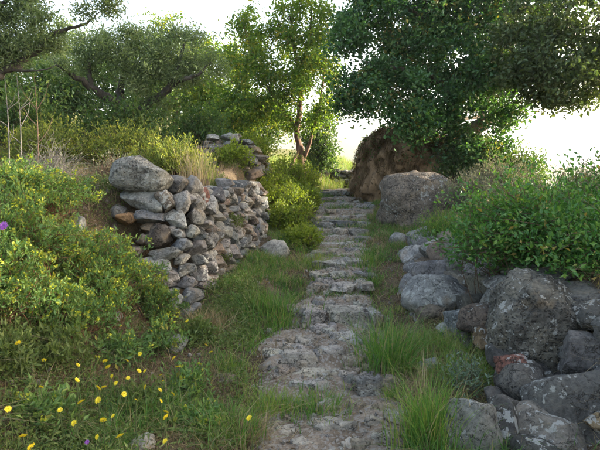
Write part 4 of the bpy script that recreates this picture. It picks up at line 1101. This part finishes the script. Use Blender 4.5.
def scatter(n, x0, x1, y0, y1, dens, r):
    x = r.uniform(x0, x1, n); y = y0 + (y1 - y0) * r.random(n) ** 1.25
    k = r.random(n) < dens(x, y)
    return x[k], y[k]
def wall_gap(x, y):                         # nothing grows where the stones are
    xl = np.interp(y, [5.2, 7.8], [-1.12, -.52])
    return np.where((y > 4.7) & (y < 7.9) & (x > xl - .5) & (x < xl + .18), 0.0, 1.0) * np.where((x > RTOE(y) - .05) & (x < RTOP(y)) & (y < 7), .35, 1.0)
def edge_dist(x, y): return np.abs(x - PCX(y)) - PW(y)

r = np.random.default_rng(21)
def dens_green(x, y):
    ed = edge_dist(x, y)
    near = np.exp(-((ed - .15) / .28) ** 2)
    pat = sstep(-.20, .20, fbm(x, y, 1.7, 3))
    riser = np.zeros_like(x)
    for e in EDGES[2:]: riser = np.maximum(riser, np.exp(-((y - (e - .13)) / .07) ** 2))
    onp = riser * .9 * sstep(-.15, .15, fbm(x, y, 2.6, 2) + .25 * np.abs(x - PCX(y)) / PW(y) - .02) * (y > 5)
    left = ((x < PCX(y)) & (x > LTOE(y) - .1)) * .85
    right_ = ((x > PCX(y)) & (x < RTOE(y) + .15)) * .75
    meadow_ = (y < 5.0) * (x < LTOE(y)) * .30 + (y > 7.5) * .22
    return np.where(ed < -.05, np.clip(onp, 0, 1), np.clip(np.maximum.reduce([near * .8, left, right_, meadow_]) * pat, 0, 1)) * wall_gap(x, y)
x, y = scatter(330000, -2.6, 2.2, 2.2, 14.5, dens_green, r)
n = len(x); pos = np.stack([x, y, H(x, y) - .01], 1)
hh = r.uniform(.05, .17, n) * (1 + .6 * sstep(0, .25, fbm(x, y, 1.1, 2))) * np.where(edge_dist(x, y) < 0, .7, 1)
v, f, tn = blades(pos, hh, r.uniform(.003, .007, n) * (1 + .05 * y), r.normal(size=(n, 2)), r.uniform(.2, 1.1, n), np.where(r.random(n) < .12, 1.0, np.clip(.46 + .22 * r.normal(size=n) + .5 * fbm(x, y, .8, 2), 0, .9)), r)
tag(link('grass', mesh_np('grass', v, f, tn), M['grass']), 'short green grass along the verges, banks and step treads', 'grass', kind='stuff')

def dens_dry(x, y):
    ed = edge_dist(x, y)
    return np.where(ed < 0, .02, np.clip(.35 + .9 * fbm(x, y, 1.0, 3), .06, 1)) * wall_gap(x, y)
x, y = scatter(210000, -3.2, 3.0, 2.1, 11, dens_dry, r)
n = len(x); pos = np.stack([x, y, H(x, y) - .005], 1)
v, f, tn = blades(pos, r.uniform(.05, .22, n), r.uniform(.002, .0045, n) * (1 + .05 * y), r.normal(size=(n, 2)), r.uniform(.3, 2.2, n), .40 + .25 * r.normal(size=n), r, 2)
tag(link('dry_grass', mesh_np('dry_grass', v, f, tn), M['straw']), 'fine straw and dry grass stalks over the verges and bank', 'grass', kind='stuff')

# rough grass over the slopes to either side
x = np.concatenate([r.uniform(2.6, 7.0, 26000), r.uniform(-6.5, -2.9, 24000)]); y = r.uniform(.8, 9.5, len(x))
k = r.random(len(x)) < np.clip(.55 + 1.2 * fbm(x, y, .9, 3), .1, 1); x, y = x[k], y[k]; n = len(x)
v, f, tn = blades(np.stack([x, y, H(x, y) - .01], 1), r.uniform(.08, .30, n), r.uniform(.005, .010, n), r.normal(size=(n, 2)), r.uniform(.3, 1.6, n), np.where(r.random(n) < .45, 1.0, .5 + .2 * r.normal(size=n)), r, 2)
tag(link('rough_grass', mesh_np('rough_grass', v, f, tn), M['grass']), 'half-dry rough grass over the slopes beyond the walls', 'grass', kind='stuff')

# low leafy herbs in the meadow, and dead leaf litter
x, y = scatter(200000, -3.2, -.35, 2.2, 5.4, lambda x, y: np.clip(.32 + 1.1 * fbm(x, y, 1.7, 3), .08, .9) * wall_gap(x, y) * (edge_dist(x, y) > .06), r)
n = len(x); pos = np.stack([x, y, H(x, y) + r.uniform(0, .12, n) * (1 + fbm(x, y, 2, 2))], 1)
v, f, tn = leaves(pos, r.normal(size=(n, 3)) + [0, 0, .6], r.uniform(.015, .045, n), r.uniform(.006, .015, n), .45 + .25 * r.normal(size=n), r)
tag(link('ground_cover', mesh_np('ground_cover', v, f, tn), M['herb']), 'low leafy herbs covering the left meadow', 'herbs', kind='stuff')
x, y = scatter(60000, -3.4, 3.2, 2.1, 9, lambda x, y: np.where(edge_dist(x, y) < 0, .10, .55), r)
n = len(x); pos = np.stack([x, y, H(x, y) + .012], 1)
ax = r.normal(size=(n, 3)) * [1, 1, .25]
v, f, tn = leaves(pos, ax, r.uniform(.012, .04, n), r.uniform(.006, .018, n), .45 + .3 * r.normal(size=n), r, 1.5, simple=True)
tag(link('leaf_litter', mesh_np('leaf_litter', v, f, tn), M['thatch']), 'brown leaf litter and twigs strewn over soil and path', 'leaf litter', kind='stuff')

# rubble on the bare earth behind the wall head
pv, pf = ICO[2]
x = r.uniform(-2.7, -1.25, 420); y = r.uniform(4.55, 6.3, 420); n = len(x); s_ = r.uniform(.010, .045, n) ** 1.1
P = pv[None] * (s_[:, None, None] * r.uniform(.6, 1.3, (n, 1, 3))) * (1 + .10 * r.normal(size=(n, len(pv), 1)))
P = P + np.stack([x, y, H(x, y) + s_ * .3], 1)[:, None]
ro = link('rubble', mesh_np('rubble', P.reshape(-1, 3), (pf[None] + (np.arange(n) * len(pv))[:, None, None]).reshape(-1, 3), None, False), M['stone']); ro.color = (.21, .165, .13, 1)
tag(ro, 'brown stony rubble on the bare earth beside the big boulder', 'rubble', kind='stuff')
# pebbles
pv, pf = ICO[1]
x, y = scatter(5200, -2.6, 2.0, 2.2, 9, lambda x, y: np.where(edge_dist(x, y) < .05, .9, np.where(x < -1.2, .3, .15)), r)
n = len(x); s = r.uniform(.004, .018, n)
P = pv[None] * (s[:, None, None] * r.uniform(.6, 1.3, (n, 1, 3))) * (1 + .2 * r.normal(size=(n, len(pv), 1)))
P = P + np.stack([x, y, H(x, y) + .012 + s * .2], 1)[:, None]
F = (pf[None] + (np.arange(n) * len(pv))[:, None, None]).reshape(-1, 3)
po = link('gravel', mesh_np('gravel', P.reshape(-1, 3), F, None, False), M['worn']); po.color = (.33, .30, .27, 1)
tag(po, 'loose pebbles and gravel scattered over the path', 'gravel', kind='stuff')

# sunlit grass of the field beyond the crest
x = r.uniform(-3, 7, 26000); y = r.uniform(14.5, 34, 26000)
k = ~((edge_dist(x, y) < -.1) & (y < 17)); x, y = x[k], y[k]; n = len(x)
v, f, tn = blades(np.stack([x, y, H(x, y) - .01], 1), r.uniform(.15, .5, n), r.uniform(.008, .02, n), r.normal(size=(n, 2)), r.uniform(.2, .8, n), .75 + .2 * r.normal(size=n), r)
tag(link('field_grass', mesh_np('field_grass', v, f, tn), M['grass']), 'tall sunlit yellow-green grass in the field beyond the crest', 'grass', kind='stuff')

# ------------------------------------------------------------------ flowers
def flower_meshes(seed, nstem=4):
    """a dandelion-like head of two whorls of strap petals, centred on the origin, radius 1"""
    r = np.random.default_rng(seed)
    V = []; F = []; b = 0
    for ring, (m, rad, lift) in enumerate([(13, 1.0, .10), (10, .72, .25), (6, .4, .36)]):
        for i in range(m):
            a = 2 * math.pi * (i + .4 * ring) / m + r.normal() * .06; rr = rad * r.uniform(.88, 1.08)
            c, s = math.cos(a), math.sin(a); hw = .17
            V += [[-s * hw * .4, c * hw * .4, 0], [s * hw * .4, -c * hw * .4, 0], [c * rr * .6 + s * hw, s * rr * .6 - c * hw, lift * .8], [c * rr + s * hw * .6, s * rr - c * hw * .6, lift], [c * rr - s * hw * .6, s * rr + c * hw * .6, lift], [c * rr * .6 - s * hw, s * rr * .6 + c * hw, lift * .8]]
            F += [[b, b + 1, b + 2, b + 5], [b + 5, b + 2, b + 3, b + 4]]; b += 6
    return mesh_np('petals', np.array(V), np.array(F))
HEADS = []
for i in range(4):
    h = flower_meshes(i); h.materials.append(M['yellow']); HEADS.append(h)
fl = [(18, 343), (44, 360), (78, 365), (105, 361), (108, 367), (127, 361), (77, 380), (112, 376), (128, 378), (104, 387), (98, 388), (116, 383), (139, 371), (145, 371), (145, 387), (161, 375), (177, 367),
      (163, 381), (160, 390), (124, 394), (136, 400), (98, 400), (81, 402), (103, 420), (113, 416), (74, 423), (41, 387), (8, 409), (97, 437), (120, 436), (165, 441), (166, 412), (166, 417), (173, 394),
      (161, 401), (31, 447), (187, 321), (151, 331), (121, 326), (140, 354), (172, 319), (211, 352), (206, 345), (174, 358), (249, 418), (23, 436), (60, 410)]
big = {18, 127, 98, 103, 120, 31, 81}
r = np.random.default_rng(31)
ORD = ('leftmost second third fourth fifth sixth seventh eighth ninth tenth eleventh twelfth thirteenth fourteenth fifteenth sixteenth seventeenth eighteenth nineteenth twentieth '
       'twenty-first twenty-second twenty-third twenty-fourth').split()
def flower_label(px, py):
    if px == 249: return 'lone small yellow flower in the grass right beside the path'
    band = 0 if py < 360 else 1 if py < 395 else 2
    row = sorted(f for f in fl if f[0] != 249 and (0 if f[1] < 360 else 1 if f[1] < 395 else 2) == band)
    k = ORD[row.index((px, py))]
    place = ['upper scatter below the shrubs', 'thick middle band of the meadow', 'lowest scatter near the bottom edge'][band]
    return (k + ' yellow flower in the ' if k == 'leftmost' else k + ' yellow flower from the left in the ') + place
for i, (px, py) in enumerate(fl):
    h = .20 + .10 * r.random()
    p = hit(px, py, h); d = p[1]
    top = at(px, py, d)
    root = thing('yellow_flower', flower_label(px, py), 'flower', p, 'yellow flowers in the left meadow')
    c = bpy.data.objects.new('petals', HEADS[i % 4]); C.objects.link(c); c.parent = root
    s = (r.uniform(.017, .021) if px in big else r.uniform(.012, .017))
    c.scale = (s, s, s); c.location = Vector(top - p); c.rotation_euler = (r.uniform(.45, 1.15), r.uniform(-.4, .4), r.uniform(0, 6))
    st = np.array([[0, 0, -.02], [.015 * r.normal(), .01, (top - p)[2] * .5], list(top - p)])
    st = np.array([st[0], (st[0] + st[1]) / 2, st[1], (st[1] + st[2]) / 2, st[2]])
    tv, tf = tubes([(st, np.full(5, .0022))], 4)
    o = bpy.data.objects.new('stem', mesh_np('stem', tv, tf, None, True)); o.data.materials.append(M['green_stem']); C.objects.link(o); o.parent = root
mh = flower_meshes(9); mh.materials.append(M['mauve'])
for px, py, d, lab, s in [(3, 226, 3.3, 'purple flower above the spurge at the left edge', .03), (87, 442, 2.30, 'pale mauve flower low in the meadow at the bottom edge', .010)]:
    top = at(px, py, d); p = gp(top[0], d)
    root = thing('purple_flower', lab, 'flower', p)
    c = bpy.data.objects.new('petals', mh); C.objects.link(c); c.parent = root
    c.scale = (s,) * 3; c.location = Vector(top - p); c.rotation_euler = (.9, .2, 0)
    tv, tf = tubes([(np.array([[0, 0, 0], (top - p) * .5 + [.01, 0, 0], top - p]), np.full(3, .002))], 4)
    o = bpy.data.objects.new('stem', mesh_np('stem', tv, tf, None, True)); o.data.materials.append(M['green_stem']); C.objects.link(o); o.parent = root

# ------------------------------------------------------------------ the air over the valley
bm = bmesh.new()
bmesh.ops.create_cube(bm, size=1.0)
me = bpy.data.meshes.new('haze'); bm.to_mesh(me); bm.free()
hz = bpy.data.objects.new('haze', me); C.objects.link(hz)
hz.scale = (5200, 3900, 200); hz.location = (0, 1650, 70)
m = bpy.data.materials.new('haze_air'); m.use_nodes = True
n_ = m.node_tree; n_.nodes.remove(n_.nodes['Principled BSDF'])
pv_ = n_.nodes.new('ShaderNodeVolumePrincipled')
pv_.inputs['Color'].default_value = (.80, .88, 1.0, 1); pv_.inputs['Density'].default_value = .0006; pv_.inputs['Anisotropy'].default_value = .2
n_.links.new(pv_.outputs[0], n_.nodes['Material Output'].inputs['Volume'])
me.materials.append(m)
tag(hz, 'pale blue haze in the air over the far hill', 'haze', kind='stuff')
